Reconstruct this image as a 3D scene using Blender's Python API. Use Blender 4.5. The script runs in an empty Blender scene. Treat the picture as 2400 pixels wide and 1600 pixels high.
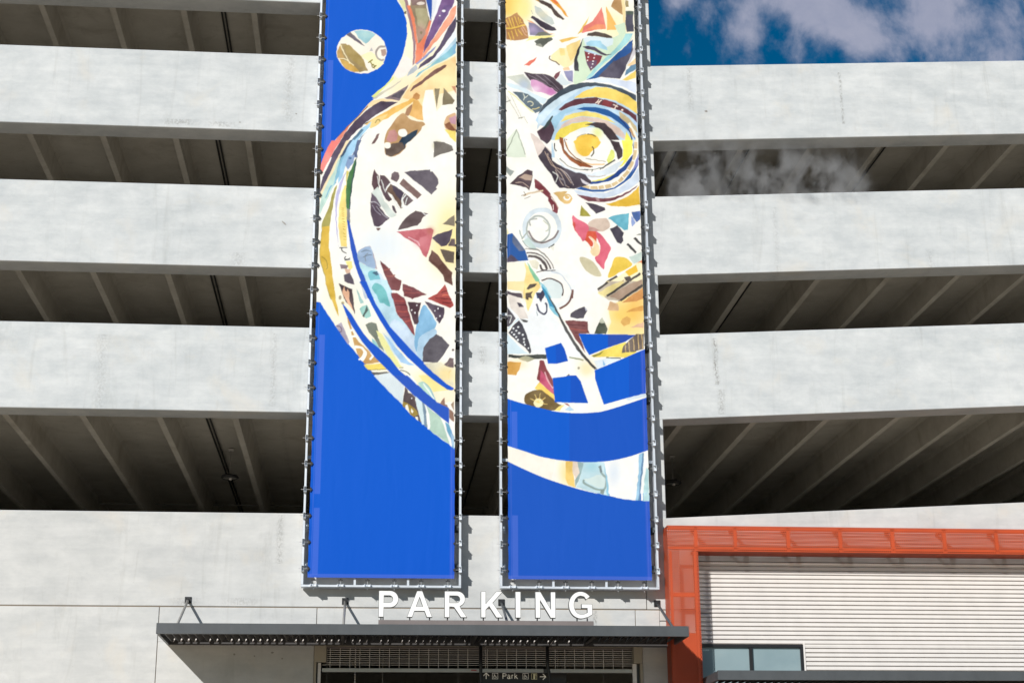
import bpy, bmesh, math, random
import numpy as np
from mathutils import Vector, Matrix
random.seed(7)
S = bpy.context.scene
C = S.collection
rad = math.radians

# ------------------------------------------------------------------ camera
CAM = np.array([0.0, -32.861, 1.7])
FOC = 3778.0 / 2400.0                      # focal length over picture width
RIGHT = np.array([0.996024, -0.088903, -0.005616])
UP = np.array([-0.021217, -0.297989, 0.954334])
FWD = np.array([0.086517, 0.950420, 0.298690])
cam = bpy.data.cameras.new('camera')
cam.sensor_width = 36.0
cam.lens = 36.0 * FOC
cam.clip_start = 0.1
cam.clip_end = 6000.0
camo = bpy.data.objects.new('camera', cam)
M3 = Matrix(((RIGHT[0], UP[0], -FWD[0]), (RIGHT[1], UP[1], -FWD[1]), (RIGHT[2], UP[2], -FWD[2])))
camo.matrix_world = Matrix.Translation(Vector(CAM)) @ M3.to_4x4()
C.objects.link(camo)
S.camera = camo

# ------------------------------------------------------------------ light
SUN = Vector((0.66, 1.0, -0.65)).normalized()          # the way the light travels
sun = bpy.data.lights.new('sun', 'SUN')
sun.energy = 4.6
sun.angle = rad(0.55)
sun.color = (1.0, 0.975, 0.935)
suno = bpy.data.objects.new('sun', sun)
suno.rotation_euler = SUN.to_track_quat('-Z', 'Y').to_euler()
suno.location = (-30, -45, 40)
C.objects.link(suno)

w = bpy.data.worlds.new('World')
S.world = w
w.use_nodes = True
wn, wl = w.node_tree.nodes, w.node_tree.links
wn.clear()
sky = wn.new('ShaderNodeTexSky')
sky.sky_type = 'NISHITA'
sky.sun_disc = False
sky.sun_elevation = rad(28.5)
sky.sun_rotation = rad(213.4)
sky.air_density = 1.25
sky.dust_density = 0.35
sky.ozone_density = 2.6
# clouds: torn noise gathered round a few cloud banks, laid out on a flat cloud layer (x/y, z/y of the view direction)
def wm(op, a, b=None, c=None, clamp=False):
    x = wn.new('ShaderNodeMath'); x.operation = op; x.use_clamp = clamp
    for i, s_ in enumerate((a, b, c)):
        if s_ is None: continue
        if hasattr(s_, 'is_linked'): wl.new(s_, x.inputs[i])
        else: x.inputs[i].default_value = s_
    return x.outputs[0]
tc = wn.new('ShaderNodeTexCoord')
sx = wn.new('ShaderNodeSeparateXYZ'); wl.new(tc.outputs['Generated'], sx.inputs[0])
ay = wm('MAXIMUM', wm('ABSOLUTE', sx.outputs[1]), .08)
ca, cb = wm('DIVIDE', sx.outputs[0], ay), wm('DIVIDE', sx.outputs[2], ay)
def wnoise(scale, detail, rough, dist, sc, loc):
    cx = wn.new('ShaderNodeCombineXYZ'); wl.new(ca, cx.inputs[0]); wl.new(cb, cx.inputs[1]); wl.new(sx.outputs[1], cx.inputs[2])
    mp = wn.new('ShaderNodeMapping'); mp.inputs['Scale'].default_value = sc; mp.inputs['Location'].default_value = loc
    wl.new(cx.outputs[0], mp.inputs[0])
    n = wn.new('ShaderNodeTexNoise'); n.inputs['Scale'].default_value = scale; n.inputs['Detail'].default_value = detail
    n.inputs['Roughness'].default_value = rough; n.inputs['Distortion'].default_value = dist
    wl.new(mp.outputs[0], n.inputs[0])
    return n.outputs[0]
n_big = wnoise(17.0, 12, .60, .15, (1.2, .85, .3), (4.1, 1.7, 0))
n_wob = wnoise(14.0, 4, .5, 0, (1, 1, .3), (0, 5, 0))
CLOUDS = ((.256, .556, .017, .040, 1.25), (.310, .566, .030, .022, 1.25), (.338, .541, .018, .020, .95), (.203, .568, .012, .012, .8),
          (.280, .577, .025, .014, .8), (.40, .562, .055, .036, 1.2))
blobs = None
for bx_, bz_, rx_, rz_, k_ in CLOUDS:
    u_ = wm('DIVIDE', wm('SUBTRACT', wm('ADD', ca, wm('MULTIPLY', wm('SUBTRACT', n_wob, .5), .03)), bx_), rx_)
    v_ = wm('DIVIDE', wm('SUBTRACT', cb, bz_), rz_)
    e_ = wm('MULTIPLY', wm('EXPONENT', wm('MULTIPLY', wm('ADD', wm('MULTIPLY', u_, u_), wm('MULTIPLY', v_, v_)), -1.0)), k_)
    blobs = e_ if blobs is None else wm('ADD', blobs, e_)
dens = wm('ADD', wm('SUBTRACT', wm('MULTIPLY', n_big, 1.55), .27), wm('MULTIPLY', blobs, .36))
cr = wn.new('ShaderNodeMapRange'); cr.interpolation_type = 'SMOOTHSTEP'
for i_, v_ in zip((1, 2, 3, 4), (.48, .98, 0, .92)): cr.inputs[i_].default_value = v_
wl.new(dens, cr.inputs[0])
cmix = wn.new('ShaderNodeMixRGB')
cc = wn.new('ShaderNodeMixRGB'); cc.inputs[1].default_value = (3.9, 4.5, 6.6, 1); cc.inputs[2].default_value = (7.9, 7.9, 9.4, 1)
wl.new(wnoise(24.0, 8, .65, .3, (1, 1, .3), (2, 9, 0)), cc.inputs[0])
wl.new(cc.outputs[0], cmix.inputs[2])
bg = wn.new('ShaderNodeBackground')
bg.inputs['Strength'].default_value = 0.060
wo = wn.new('ShaderNodeOutputWorld')
hs = wn.new('ShaderNodeHueSaturation')
hs.inputs['Saturation'].default_value = 1.75
hs.inputs['Value'].default_value = .85
wl.new(cr.outputs[0], cmix.inputs[0])
wl.new(sky.outputs[0], hs.inputs['Color']); wl.new(hs.outputs[0], cmix.inputs[1])
wl.new(cmix.outputs[0], bg.inputs[0]); wl.new(bg.outputs[0], wo.inputs[0])

S.view_settings.view_transform = 'Standard'
S.view_settings.look = 'None'
S.view_settings.gamma = 1.0
S.view_settings.use_curve_mapping = False
S.view_settings.exposure = 0.08
S.render.engine = 'CYCLES'
S.cycles.max_bounces = 8
S.cycles.diffuse_bounces = 4
S.cycles.transparent_max_bounces = 16

# ---- the printed artwork: flat print, each entry = (tag, kind, colour, data) ----
# kinds: p polygon, c smooth closed curve, s stroke (first number = width), w soft wash (cx cy rx ry strength), o ellipse, g ring (cx cy rx ry width)
ART_LEFT = """
A c fefcf4 845,-60 845,0 900,90 932,180 946,270 944,380 915,520 875,630 820,735 750,845 650,950 560,1050 470,1150 380,1240 300,1330 220,1410 160,1480 120,1568 90,1700 60,1900 0,2100 -40,2500 -40,3300 45,3100 45,3000 1500,3000 1500,-60
C p fefcf4 -40,100 45,130 120,262 230,430 370,622 530,812 700,1012 850,1172 1000,1310 1150,1450 1290,1568 1420,1650 1500,1640 1500,-200 -40,-200
A w fff0c0 1250,700 300,260 .8
A w ffe2a0 1050,1000 240,200 .8
A w ffeec0 850,820 120,160 .6
A w fff6c8 960,330 60,260 .7
B w ffefae 1400,900 200,330 .9
B w ffe9a0 1340,1100 160,200 .8
B w e8f2fa 700,1050 260,200 .8
C w fff3c8 700,700 260,300 .5
C w ffe9a0 1250,1000 220,140 .9
C w f6f0c4 300,250 200,260 .4
A p e5e3b0 860,0 925,0 940,110 930,150 912,110 895,70
A p 6a6250 915,130 942,118 946,150 925,150
A p a08088 920,0 950,0 975,90 1000,230 1030,380 1035,520 1025,640 1005,660 1012,500 995,320 960,180
A p f08a68 950,60 985,60 1020,180 1045,330 1055,430 1100,400 1170,210 1195,215 1150,360 1110,520 1095,600 1040,640 1030,640 1040,480 1020,330 990,200
A p 9a8a70 990,-10 1130,-10 1150,120 1172,210 1110,390 1060,440 1045,330 1020,180 985,70
A p 8c7470 985,-10 1130,-10 1140,60 1000,60
A o e8dcd0 1085,42 40,16
A p b5ad8a 1030,90 1140,90 1160,200 1120,300 1055,260
A w c09a90 1090,340 50,90 .8
A p 2c56b0 1135,-10 1198,-10 1196,110 1188,228 1165,130
A p e6eaf2 1200,-10 1250,-10 1240,60 1215,160 1196,200
A p f4f6fa 1250,-10 1300,-10 1260,110 1215,210 1230,100
A p 7a5c8c 1300,-10 1420,-10 1415,40 1300,240 1200,400 1110,540 1120,470 1160,340 1230,170
A p 6d5585 1320,60 1390,60 1300,220 1240,280 1260,190
A o f4f4f8 1315,118 18,12
A o f4f4f8 1272,162 9,7
A p f8a88a 1436,60 1436,150 1390,230 1300,350 1200,460 1110,580 1095,560 1150,480 1250,330 1340,190 1400,80
A p 9aa2cc 1240,460 1220,500 1130,590 1050,650 1035,640 1110,575
A p 5a5068 1436,170 1436,270 1400,350 1330,440 1240,560 1160,630 1060,695 1080,650 1150,590 1200,560 1290,430 1370,260
A p f2f8fc 1436,290 1436,380 1340,500 1250,590 1160,650 1100,690 1040,720 1180,620 1290,500 1380,380
A p 8cc4d6 1436,400 1436,540 1330,600 1230,650 1120,710 1030,780 1060,730 1150,680 1250,590 1350,500
A p bfdcea 1436,370 1436,420 1350,520 1240,600 1140,670 1150,650 1260,575 1350,480
A p ffd9a0 1436,560 1436,900 1200,960 1000,1000 900,980 1000,830 1130,720 1280,640
A w fff0b8 1330,780 160,120 1
A p 7d5a52 1320,650 1340,655 1330,680 1200,760 1080,850 980,915 975,908 1010,860 1100,800 1210,710
A p c4ccd4 985,690 1040,650 1060,690 1010,730 950,765 960,730
A p e9ef9a 600,960 720,860 820,760 820,790 760,840 680,930 620,975
A p d9d4c0 900,790 800,860 700,920 600,985 640,985 760,905 880,820
A p fdf3ec 880,620 940,560 990,600 1005,660 940,750 860,790 820,740
A p 8a7a80 720,980 830,930 962,850 940,900 870,1005 790,995
A p 5c5560 790,965 900,900 930,910 870,985
A p ffe3b4 600,1000 700,985 860,1005 680,1015 560,1080 450,1190 330,1310 350,1270 470,1150
A p 8a5a40 570,1045 560,1070 420,1210 300,1330 250,1370 380,1240 470,1150
A p 564a5c 690,1010 860,1018 760,1075 640,1150 540,1220 480,1280 400,1350 340,1430 280,1510 250,1568 190,1568 260,1450 340,1320 430,1210 540,1110 620,1045
A p f5c46c 1060,930 960,1010 860,1045 740,1110 620,1180 520,1240 560,1250 640,1230 760,1180 880,1100 960,1050 1020,1010
A p f6d890 600,1195 690,1160 760,1130 720,1190 640,1260 590,1280 570,1260
A s 9a8a50 8 635,1225 650,1200 672,1198 680,1215
A p e98f78 400,1225 330,1300 260,1370 200,1440 150,1510 130,1568 180,1568 230,1480 300,1380
A p 4c5560 600,1200 540,1225 480,1290 500,1260
A p a9d4ee 600,1210 580,1260 540,1310 470,1390 420,1470 370,1568 290,1568 340,1480 420,1380 500,1280
A p 5a7f98 500,1285 420,1370 340,1470 285,1568 300,1568 370,1490 440,1390 520,1300
A p 7888a8 560,1310 500,1370 460,1460 455,1568 400,1568 440,1460 490,1370
A p c9925a 1040,925 1080,950 1070,985 1040,1000 1002,980 1010,945
A p a98060 940,1090 1000,1040 1010,1100 960,1160 930,1140
A p e5b46a 1010,1000 1060,1000 1110,1080 1140,1210 1050,1190 970,1150 1000,1080
A c c09a6c 725,1440 735,1340 800,1240 860,1160 920,1130 980,1190 1060,1210 1130,1230 1100,1270 1060,1330 1000,1390 940,1430 930,1480 860,1540 780,1560 730,1530
A p c8928c 770,1310 830,1290 860,1350 850,1400 780,1420 740,1390
A p 2f4256 1060,1290 1040,1350 980,1400 930,1440 930,1480 850,1530 790,1550 850,1460 900,1370 990,1320
A p 6b5c54 730,1470 800,1430 900,1420 930,1480 860,1530 790,1560 735,1540
A o fffdf4 906,1325 44,42
A o fffdf0 755,1450 34,34
A p 7c6260 650,1340 675,1330 660,1380 620,1430 595,1435 620,1390
A p fffdf2 1130,900 1210,900 1240,1110 1290,1050 1436,1030 1436,1140 1330,1190 1310,1300 1180,1350 1110,1200 1100,1060
A p 8d8268 1218,882 1278,888 1255,1000 1243,1085
A p 8a7f66 1315,875 1360,930 1425,1000 1400,1040 1297,1048
A p c98f70 1392,862 1436,860 1436,940
A c d8b088 1330,1180 1380,1140 1436,1140 1436,1310 1380,1310 1320,1270
A p c89aa8 1365,1180 1436,1150 1436,1240 1380,1230
A p 8a5a40 1320,1240 1370,1220 1436,1300 1380,1310 1330,1270
A p f6e07a 1320,1290 1436,1310 1436,1420 1380,1370
A p 77716a 1214,1412 1320,1418 1400,1460 1410,1500 1340,1520 1260,1545 1218,1568
A w a8a060 1250,1450 40,40 .8
B p 77716a 1214,12 1320,18 1400,60 1410,100 1340,120 1260,145 1218,170
B p fb8c84 290,0 200,0 150,90 110,180 85,260 80,340 110,320 150,240 200,150 250,60
B p 60566a 350,0 290,0 240,90 200,170 150,290 110,370 80,480 90,540 150,400 210,270 260,170 310,80
B p fbe8c0 380,0 352,0 300,90 240,200 180,340 110,470 75,560 75,600 150,460 250,290 320,130
B p 4a5f7a 420,0 385,0 330,80 290,150 250,240 215,420 240,430 280,250 330,150 390,60
B p c6e4da 300,150 260,200 230,290 170,400 110,530 80,640 80,740 120,660 180,540 230,440 250,300
B p 8bbfd8 340,120 300,170 260,260 225,420 150,560 130,580 190,450 230,440 290,330 350,200 400,110
B p a6d2f0 470,0 410,0 350,90 320,160 290,260 270,380 260,440 310,360 340,260 400,150 440,80
B p 5c6a8a 495,0 460,0 430,80 420,150 445,170 470,60
B p 8ea6cc 370,160 430,140 420,220 360,290 340,250
B o 3a6a90 387,180 14,11
B p bdbbe0 370,270 330,360 300,450 270,560 255,680 250,800 262,960 268,1060 245,900 235,700 240,560 280,420
B p dccf70 350,300 370,310 380,280 350,420 345,600 340,520
B p 4a7a4a 440,180 410,250 375,320 345,450 340,600 350,680 380,690 400,500 420,370 450,220
B p 3c5060 455,140 440,260 400,470 385,690 375,690 392,470 425,270
B p f8e08a 330,440 300,520 275,680 265,850 290,1050 350,1055 355,780 340,600 345,450
B s b0902c 5 300,670 325,675
B s b0902c 5 299,690 325,695
B s b0902c 5 300,710 325,716
B s b0902c 5 300,730 325,736
B s b0902c 5 302,750 327,757
B s b0902c 5 303,780 330,785
B s b0902c 5 305,805 332,812
B s b0902c 5 307,830 334,837
B s b0902c 5 309,855 336,862
B s b0902c 5 311,880 338,890
B s b0902c 5 313,920 340,928
B s b0902c 5 315,950 342,958
B s b0902c 5 318,980 345,985
B p 8a8a8a 350,680 380,690 385,800 380,830 350,780
B p 2e58c0 350,785 375,800 400,910 430,1030 455,1130 480,1230 530,1350 580,1460 620,1568 560,1568 500,1420 460,1320 420,1200 390,1070 370,920
B c a8a058 250,445 235,540 215,640 190,780 175,900 175,1050 195,1200 210,1400 240,1568 185,1568 130,1350 80,1160 90,1000 105,830 140,740 180,640 210,520
B p dcb84c 105,860 180,850 175,950 175,1050 200,1250 215,1400 240,1568 190,1568 130,1330 80,1150 95,1000
B s 90803c 6 100,1150 150,1190 160,1260 145,1280
B s 3c3c40 9 275,1065 355,1063
B s 3c3c40 9 300,1065 310,1100 345,1120
B s 3c3c40 9 345,1150 330,1175 360,1180 385,1165
B s 3c3c40 8 330,1190 385,1185
B p f5e48c 340,1200 400,1200 410,1260 380,1290 350,1240
B p 8a7a80 283,1230 365,1240 350,1275 295,1275
B p dcb8a0 330,1275 385,1275 390,1320 345,1320
B p 635a66 318,1335 385,1315 415,1380 428,1430 360,1415 330,1395
B p 56484c 272,1418 340,1450 405,1475 415,1568 320,1568 300,1490
B p e0b090 330,1440 370,1480 375,1568 320,1568 305,1500
C p 56484c 272,20 340,50 400,75 415,170 432,325 400,260 340,200 300,110
C p e8b898 325,45 335,95 350,105 355,70 375,110 372,180 400,240 420,300 370,230 310,130 305,100
C o a8a088 285,160 14,20
C o b0a070 312,215 14,16
C p dcb84c 140,0 215,0 225,60 240,180 262,260 272,350 245,300 200,180 165,90
C p a8ccc8 445,70 470,110 500,170 525,210 485,220
C p c8d4e0 490,40 530,100 555,170 530,180
C p 9cccc4 475,270 500,245 550,230 580,290 590,350 540,370 500,330
C p 50605c 545,235 565,290 530,330 520,360 505,345 530,290
C p 7c8478 535,430 575,410 600,400 645,420 665,500 660,560 700,620 715,680 720,700 670,650 620,560 570,510
C p 9ad0d0 600,560 640,600 680,670 660,670 600,600
C w bcdcf4 780,640 60,150 .9
C p a8cdee 700,500 760,560 860,680 960,790 1030,835 960,830 880,800 820,700 750,570
C p f0eea8 640,480 700,520 770,640 860,800 900,850 850,850 760,740 690,620
C p 8aa0c0 470,10 500,0 560,110 600,180 580,180 520,80
C p b0a8b8 245,440 300,405 320,450 380,600 365,630 300,530 265,480
C s 6a5060 7 250,450 290,450 300,490 280,500
C p c9a064 350,360 375,360 410,500 470,600 560,680 680,800 600,815 530,820 470,750 430,650 400,520
C p fffdf4 385,475 425,470 430,490 390,500
C p fffdf4 395,540 450,530 455,550 400,560
C s fffdf4 18 432,655 490,652 525,700 500,760 470,780
C s fffdf4 24 430,650 500,660 540,720 500,790
C s fffdf4 20 590,700 610,740 580,780
C p f2dc70 520,825 720,815 740,870 570,885 545,860
C s 8a7a3c 7 560,880 750,868
C p 6a6a68 590,905 750,893 780,905 620,930
C p dde9ee 620,935 780,905 920,1035 905,1220 760,1085
C s 8a8a60 7 870,858 910,855
C s 4a5a50 9 880,880 950,900 1000,960 1040,1010
C p 1858cc 302,212 340,255 400,330 460,430 520,520 580,590 680,670 780,760 870,880 930,930 1000,980 1070,1050 1160,1120 1280,1210 1368,1258 1365,1410 1280,1345 1100,1185 930,1045 780,905 640,765 500,595 400,440 345,330
K p 2c5ac4 165,0 420,0 520,70 600,160 760,290 880,390 1020,510 1190,600 1195,885 1020,740 760,540 560,380 380,200
K p f2fbf8 415,0 500,0 600,130 620,190 520,80
K p b8dccc 630,130 720,110 850,270 900,380 980,490 1010,520 880,410 760,310 650,200
K s 94bcc8 26 740,120 820,210 890,330 940,430
K s f2faf8 24 720,150 800,260 870,360 920,440
K p fbeca0 640,0 830,0 1000,130 1160,260 1250,290 1160,400 1060,420 900,290 800,170 700,90
K p fff3d8 900,300 1160,270 1290,280 1290,500 1200,480 1060,520 960,480
K p 9a7868 1025,510 1080,440 1110,405 1115,530 1160,540 1190,590 1100,560
K p a08070 1190,600 1280,690 1285,850 1195,790
K p a89078 1225,530 1285,470 1285,660
K p 3c58b4 830,0 950,0 1060,90 1180,190 1280,240 1250,275 1160,260 1000,140
K p 5e5254 385,210 430,260 440,320 520,345 580,400 575,450 600,540 630,680 690,880 600,800 510,740 560,700 450,560 350,480
K p a89048 350,480 430,510 560,600 600,650 630,720 540,760 480,720 440,600 400,540 380,600 340,560
K p fffbe8 400,560 430,530 450,600 470,680 500,720 440,660 390,610
K p fffbe8 500,600 540,660 520,700 495,660
K p fffbe8 570,760 620,760 630,840 590,800
K o ffffff 512,422 12,14
K p d8ecf0 575,380 690,480 720,600 740,900 700,905 650,720 600,540
K p 8098ac 690,490 735,520 770,640 795,960 735,920 730,740
K p fbfdfb 735,520 765,550 830,720 850,860 835,1000 800,985 795,760
K p bcd8c8 765,550 1035,765 1100,920 1140,1040 1215,1280 835,1000 850,860 830,720
K p fdfdfa 1035,765 1110,850 1160,1000 1240,1230 1255,1330 1210,1290 1140,1050 1090,900
K p 7ab4d4 1115,850 1190,890 1240,1010 1290,1130 1290,1360 1245,1320 1240,1200 1170,1040
K p b8dcea 1230,1050 1290,1130 1290,1360 1240,1250
K p fffdf8 1195,800 1285,850 1285,1110 1220,940 1195,890
A o fff6e8 498,520 248,218
A p a8946a 255,520 290,440 340,440 420,520 500,610 560,705 480,725 380,660 300,600
A p c8a468 255,520 285,450 330,600 290,595 262,580
A p d8b060 280,590 400,640 480,720 420,725 340,690 300,640
A p b09a62 320,455 370,450 450,520 520,600 545,690 470,650 390,590 350,550
A s fff2c8 9 285,450 330,540 380,640
A s fff2c8 8 270,585 340,600 420,660
A p 6a6470 345,348 390,325 460,395 535,468 470,435 390,385
A p a4d0d8 425,320 500,308 580,320 640,350 560,430 540,440 470,390
A w b8dcdc 540,350 60,30 .8
A p fdf6c8 590,520 700,600 720,640 650,700 560,610 480,560
A s a8a098 20 735,468 680,475 645,520 648,570 690,605 720,600
A p b09488 690,500 735,490 742,545 720,570 695,555
A o fffaf0 600,500 1,1
A p c8c8c8 575,515 600,478 615,515
A s 8a8038 13 562,628 610,600
A s 8a8038 11 585,615 605,655
A s 8a8038 12 610,680 648,660
A s 8a8038 10 610,680 600,660 612,645 630,668
A s 8a8038 9 622,675 630,690
B c b8a8ae 560,1048 590,1060 620,1140 650,1260 640,1275 560,1240 490,1210 455,1130 480,1090
B c a4bcda 565,1050 600,1080 615,1150 640,1250 590,1290 530,1230 470,1200 455,1120 500,1080
B s 7a8a9c 8 490,1110 540,1090 590,1100
B s 7a8a9c 8 510,1160 560,1140 600,1135
B s 8a949c 8 540,1200 530,1150 560,1120
B c bfe4ec 470,1215 560,1250 650,1290 700,1350 750,1450 800,1568 620,1568 560,1450 520,1330
B p cfe2f4 650,1290 700,1330 760,1450 820,1568 760,1568 690,1440
B c 78bccb 590,1290 660,1320 690,1400 720,1500 730,1568 640,1568 610,1440 560,1330
B p 4a6a80 600,1310 650,1300 670,1330 640,1345
C c bfe0ee 545,0 770,0 810,170 850,330 930,400 1010,520 1110,800 1050,760 900,600 780,470 680,300 600,120
C c 6fb8bc 640,20 720,60 760,160 780,250 720,220 680,210 640,130 600,60
C c cfe2f5 820,380 930,440 1010,560 1100,790 980,680 860,560 780,450
C c 8abce0 1120,230 1170,290 1240,420 1200,500 1130,620 1050,700 1020,600 1040,440 1080,310
C c b8d8f0 1070,560 1150,500 1220,470 1240,520 1140,620 1090,780 1050,720
C p 1858cc 480,0 545,0 590,110 640,225 700,320 780,450 900,580 1000,690 1120,810 1250,935 1340,1015 1410,1055 1412,1076 1370,1078 1300,1040 1200,970 1080,870 950,750 850,640 760,510 680,385 600,240 540,115
B p 5e464c 622,288 650,330 668,350 672,500 668,522 625,510 600,440 612,330
B p 5a484e 680,345 720,345 790,420 770,430 740,500 800,590 770,610 735,580 700,510 675,430
B p 6a5448 790,430 850,500 880,560 900,640 910,670 890,680 840,600 800,540 740,510 770,460
B p 4a4050 800,440 860,470 920,520 900,560 890,600 860,570 810,500
B p 6a5c60 925,525 1010,598 945,652 920,640 905,560
B p d8e2dc 660,460 700,520 720,600 760,640 800,700 850,740 800,770 770,760 700,660 640,590 600,520
B s e8ece8 8 655,350 665,420 690,470
B s e8ece8 7 690,390 720,470 735,520
B s d8dce0 7 735,505 760,450 795,425
B s e0e4e4 8 800,550 850,650 880,680
B s e8eeec 12 900,670 905,590 935,540
B s e8eeec 8 930,640 950,570
B p 6a5e6c 595,520 640,560 692,655 680,668 640,640 590,605
B p 5c4e5c 585,612 640,625 700,690 740,740 776,775 740,800 710,830 660,860 625,850 600,780 585,700
B s b8b4c4 5 600,640 640,700 690,740
B s c8c8d0 5 640,650 700,720 760,780
B s c8c8d0 6 592,608 640,615 690,662
B p 7a625e 640,870 685,868 682,885 665,897 650,890
B s fcfcfa 6 620,860 700,855 740,800
B p 5c5058 800,645 820,650 850,715 838,722 805,690
B p 736469 795,335 828,308 855,320 878,355 868,385 845,415 790,385
B p 7e6662 912,377 1097,543 1050,580 870,433
B p 67606a 918,315 1000,302 1175,290 1180,308 1205,310 1255,385 1260,425 1235,470 1250,480 1190,540 1120,480
B p 67585a 1030,695 1160,725 1110,760 1085,810 1050,845 960,868 858,888 900,810 960,750
B s fcfcfc 8 1090,700 1130,735 1165,730
B p c87078 845,905 1000,888 1190,873 1212,895 1170,1080 1140,1162 1110,1140 1070,1060 1010,1010 920,960
B w dc8c94 1090,980 70,70 .8
B w b87060 1180,900 40,40 .6
B s e8b4bc 12 960,960 1040,1000 1080,1050
B p 8a8070 1300,828 1420,738 1422,855
B p 5a505e 1197,968 1250,930 1405,882 1375,1000 1340,1045 1290,1055
B p 6a5c5c 1390,978 1425,980 1425,1055 1352,1048
B p 6e6258 1275,1078 1330,1090 1420,1110 1415,1222 1330,1205
B p 6c4c44 1195,1085 1250,1130 1320,1230 1395,1310 1400,1440 1325,1400 1300,1330 1250,1270 1160,1195
B p 7c5c54 1200,1100 1240,1140 1300,1220 1260,1240 1190,1180
B p 7c4a4c 680,1193 730,1230 790,1300 830,1360 895,1392 885,1450 870,1495 790,1480 750,1400
B s 9a5c54 12 720,1290 780,1275
B s 9a5c54 12 740,1350 830,1340
B s 9a5c54 12 770,1420 880,1400
B p 804c50 910,1425 1010,1460 1145,1528 1090,1548 1000,1568 920,1545
B s 9c5a58 12 920,1470 1000,1480
B s 9c5a58 12 930,1520 1070,1510
B p b85048 1325,1430 1345,1480 1360,1568 1150,1568 1250,1520
B p 6a4450 790,1510 850,1520 900,1550 930,1568 800,1568
C p 7c4a4c 760,0 895,0 885,50 870,95 790,85
C p 804c50 905,25 1010,60 1145,130 1090,145 1050,150 1000,178 920,120 905,90
C s 9c5a58 12 915,70 1000,90
C s 9c5a58 11 930,115 1080,115
C p a84e4a 1325,32 1345,90 1375,150 1415,240 1380,265 1300,235 1150,172 1230,140 1290,90
C s 6c2c30 9 1290,110 1350,95
C s 6c2c30 9 1230,165 1390,180
C s d87058 9 1300,140 1360,135
C s 6c2c30 9 1300,210 1390,215
C p 8c4a4e 795,112 850,118 930,180 950,250 980,340 1018,470 1022,540 990,505 930,415 850,330 820,220
C s a85450 12 820,190 925,200
C s 5c343c 9 830,230 940,235
C s b05c54 12 850,300 955,300
C s 5c343c 9 880,360 975,350
C s b05c54 12 930,400 990,385
C p 5c464e 955,205 1090,210 1075,280 1060,310 1065,400 1050,425 1025,425 1000,360 970,270
C o ffffff 1046,237 7,8
C o ffffff 997,286 7,8
C o ffffff 1027,311 7,8
C p 584c5a 1125,195 1200,225 1320,265 1318,320 1310,360 1265,420 1210,330
C o ffffff 1256,273 7,8
C o ffffff 1225,295 6,7
C o ffffff 1277,346 7,8
C o ffffff 1243,368 7,8
C p 646068 1235,525 1290,550 1368,635 1320,720 1250,808 1100,800 1110,660 1170,580
C p 6a5a5c 1370,755 1415,760 1415,855 1300,845 1345,800
C p 6a5a5c 1395,668 1418,670 1418,690 1395,690
C p e8e4cc 1110,815 1280,800 1340,840 1410,860 1410,1040 1340,1010 1180,880
C w ffe6a0 1330,920 90,80 .8
C s f6dca0 12 1360,960 1370,900 1390,880
B p 6c4c44 1330,1400 1400,1440 1400,1400
"""
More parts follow.
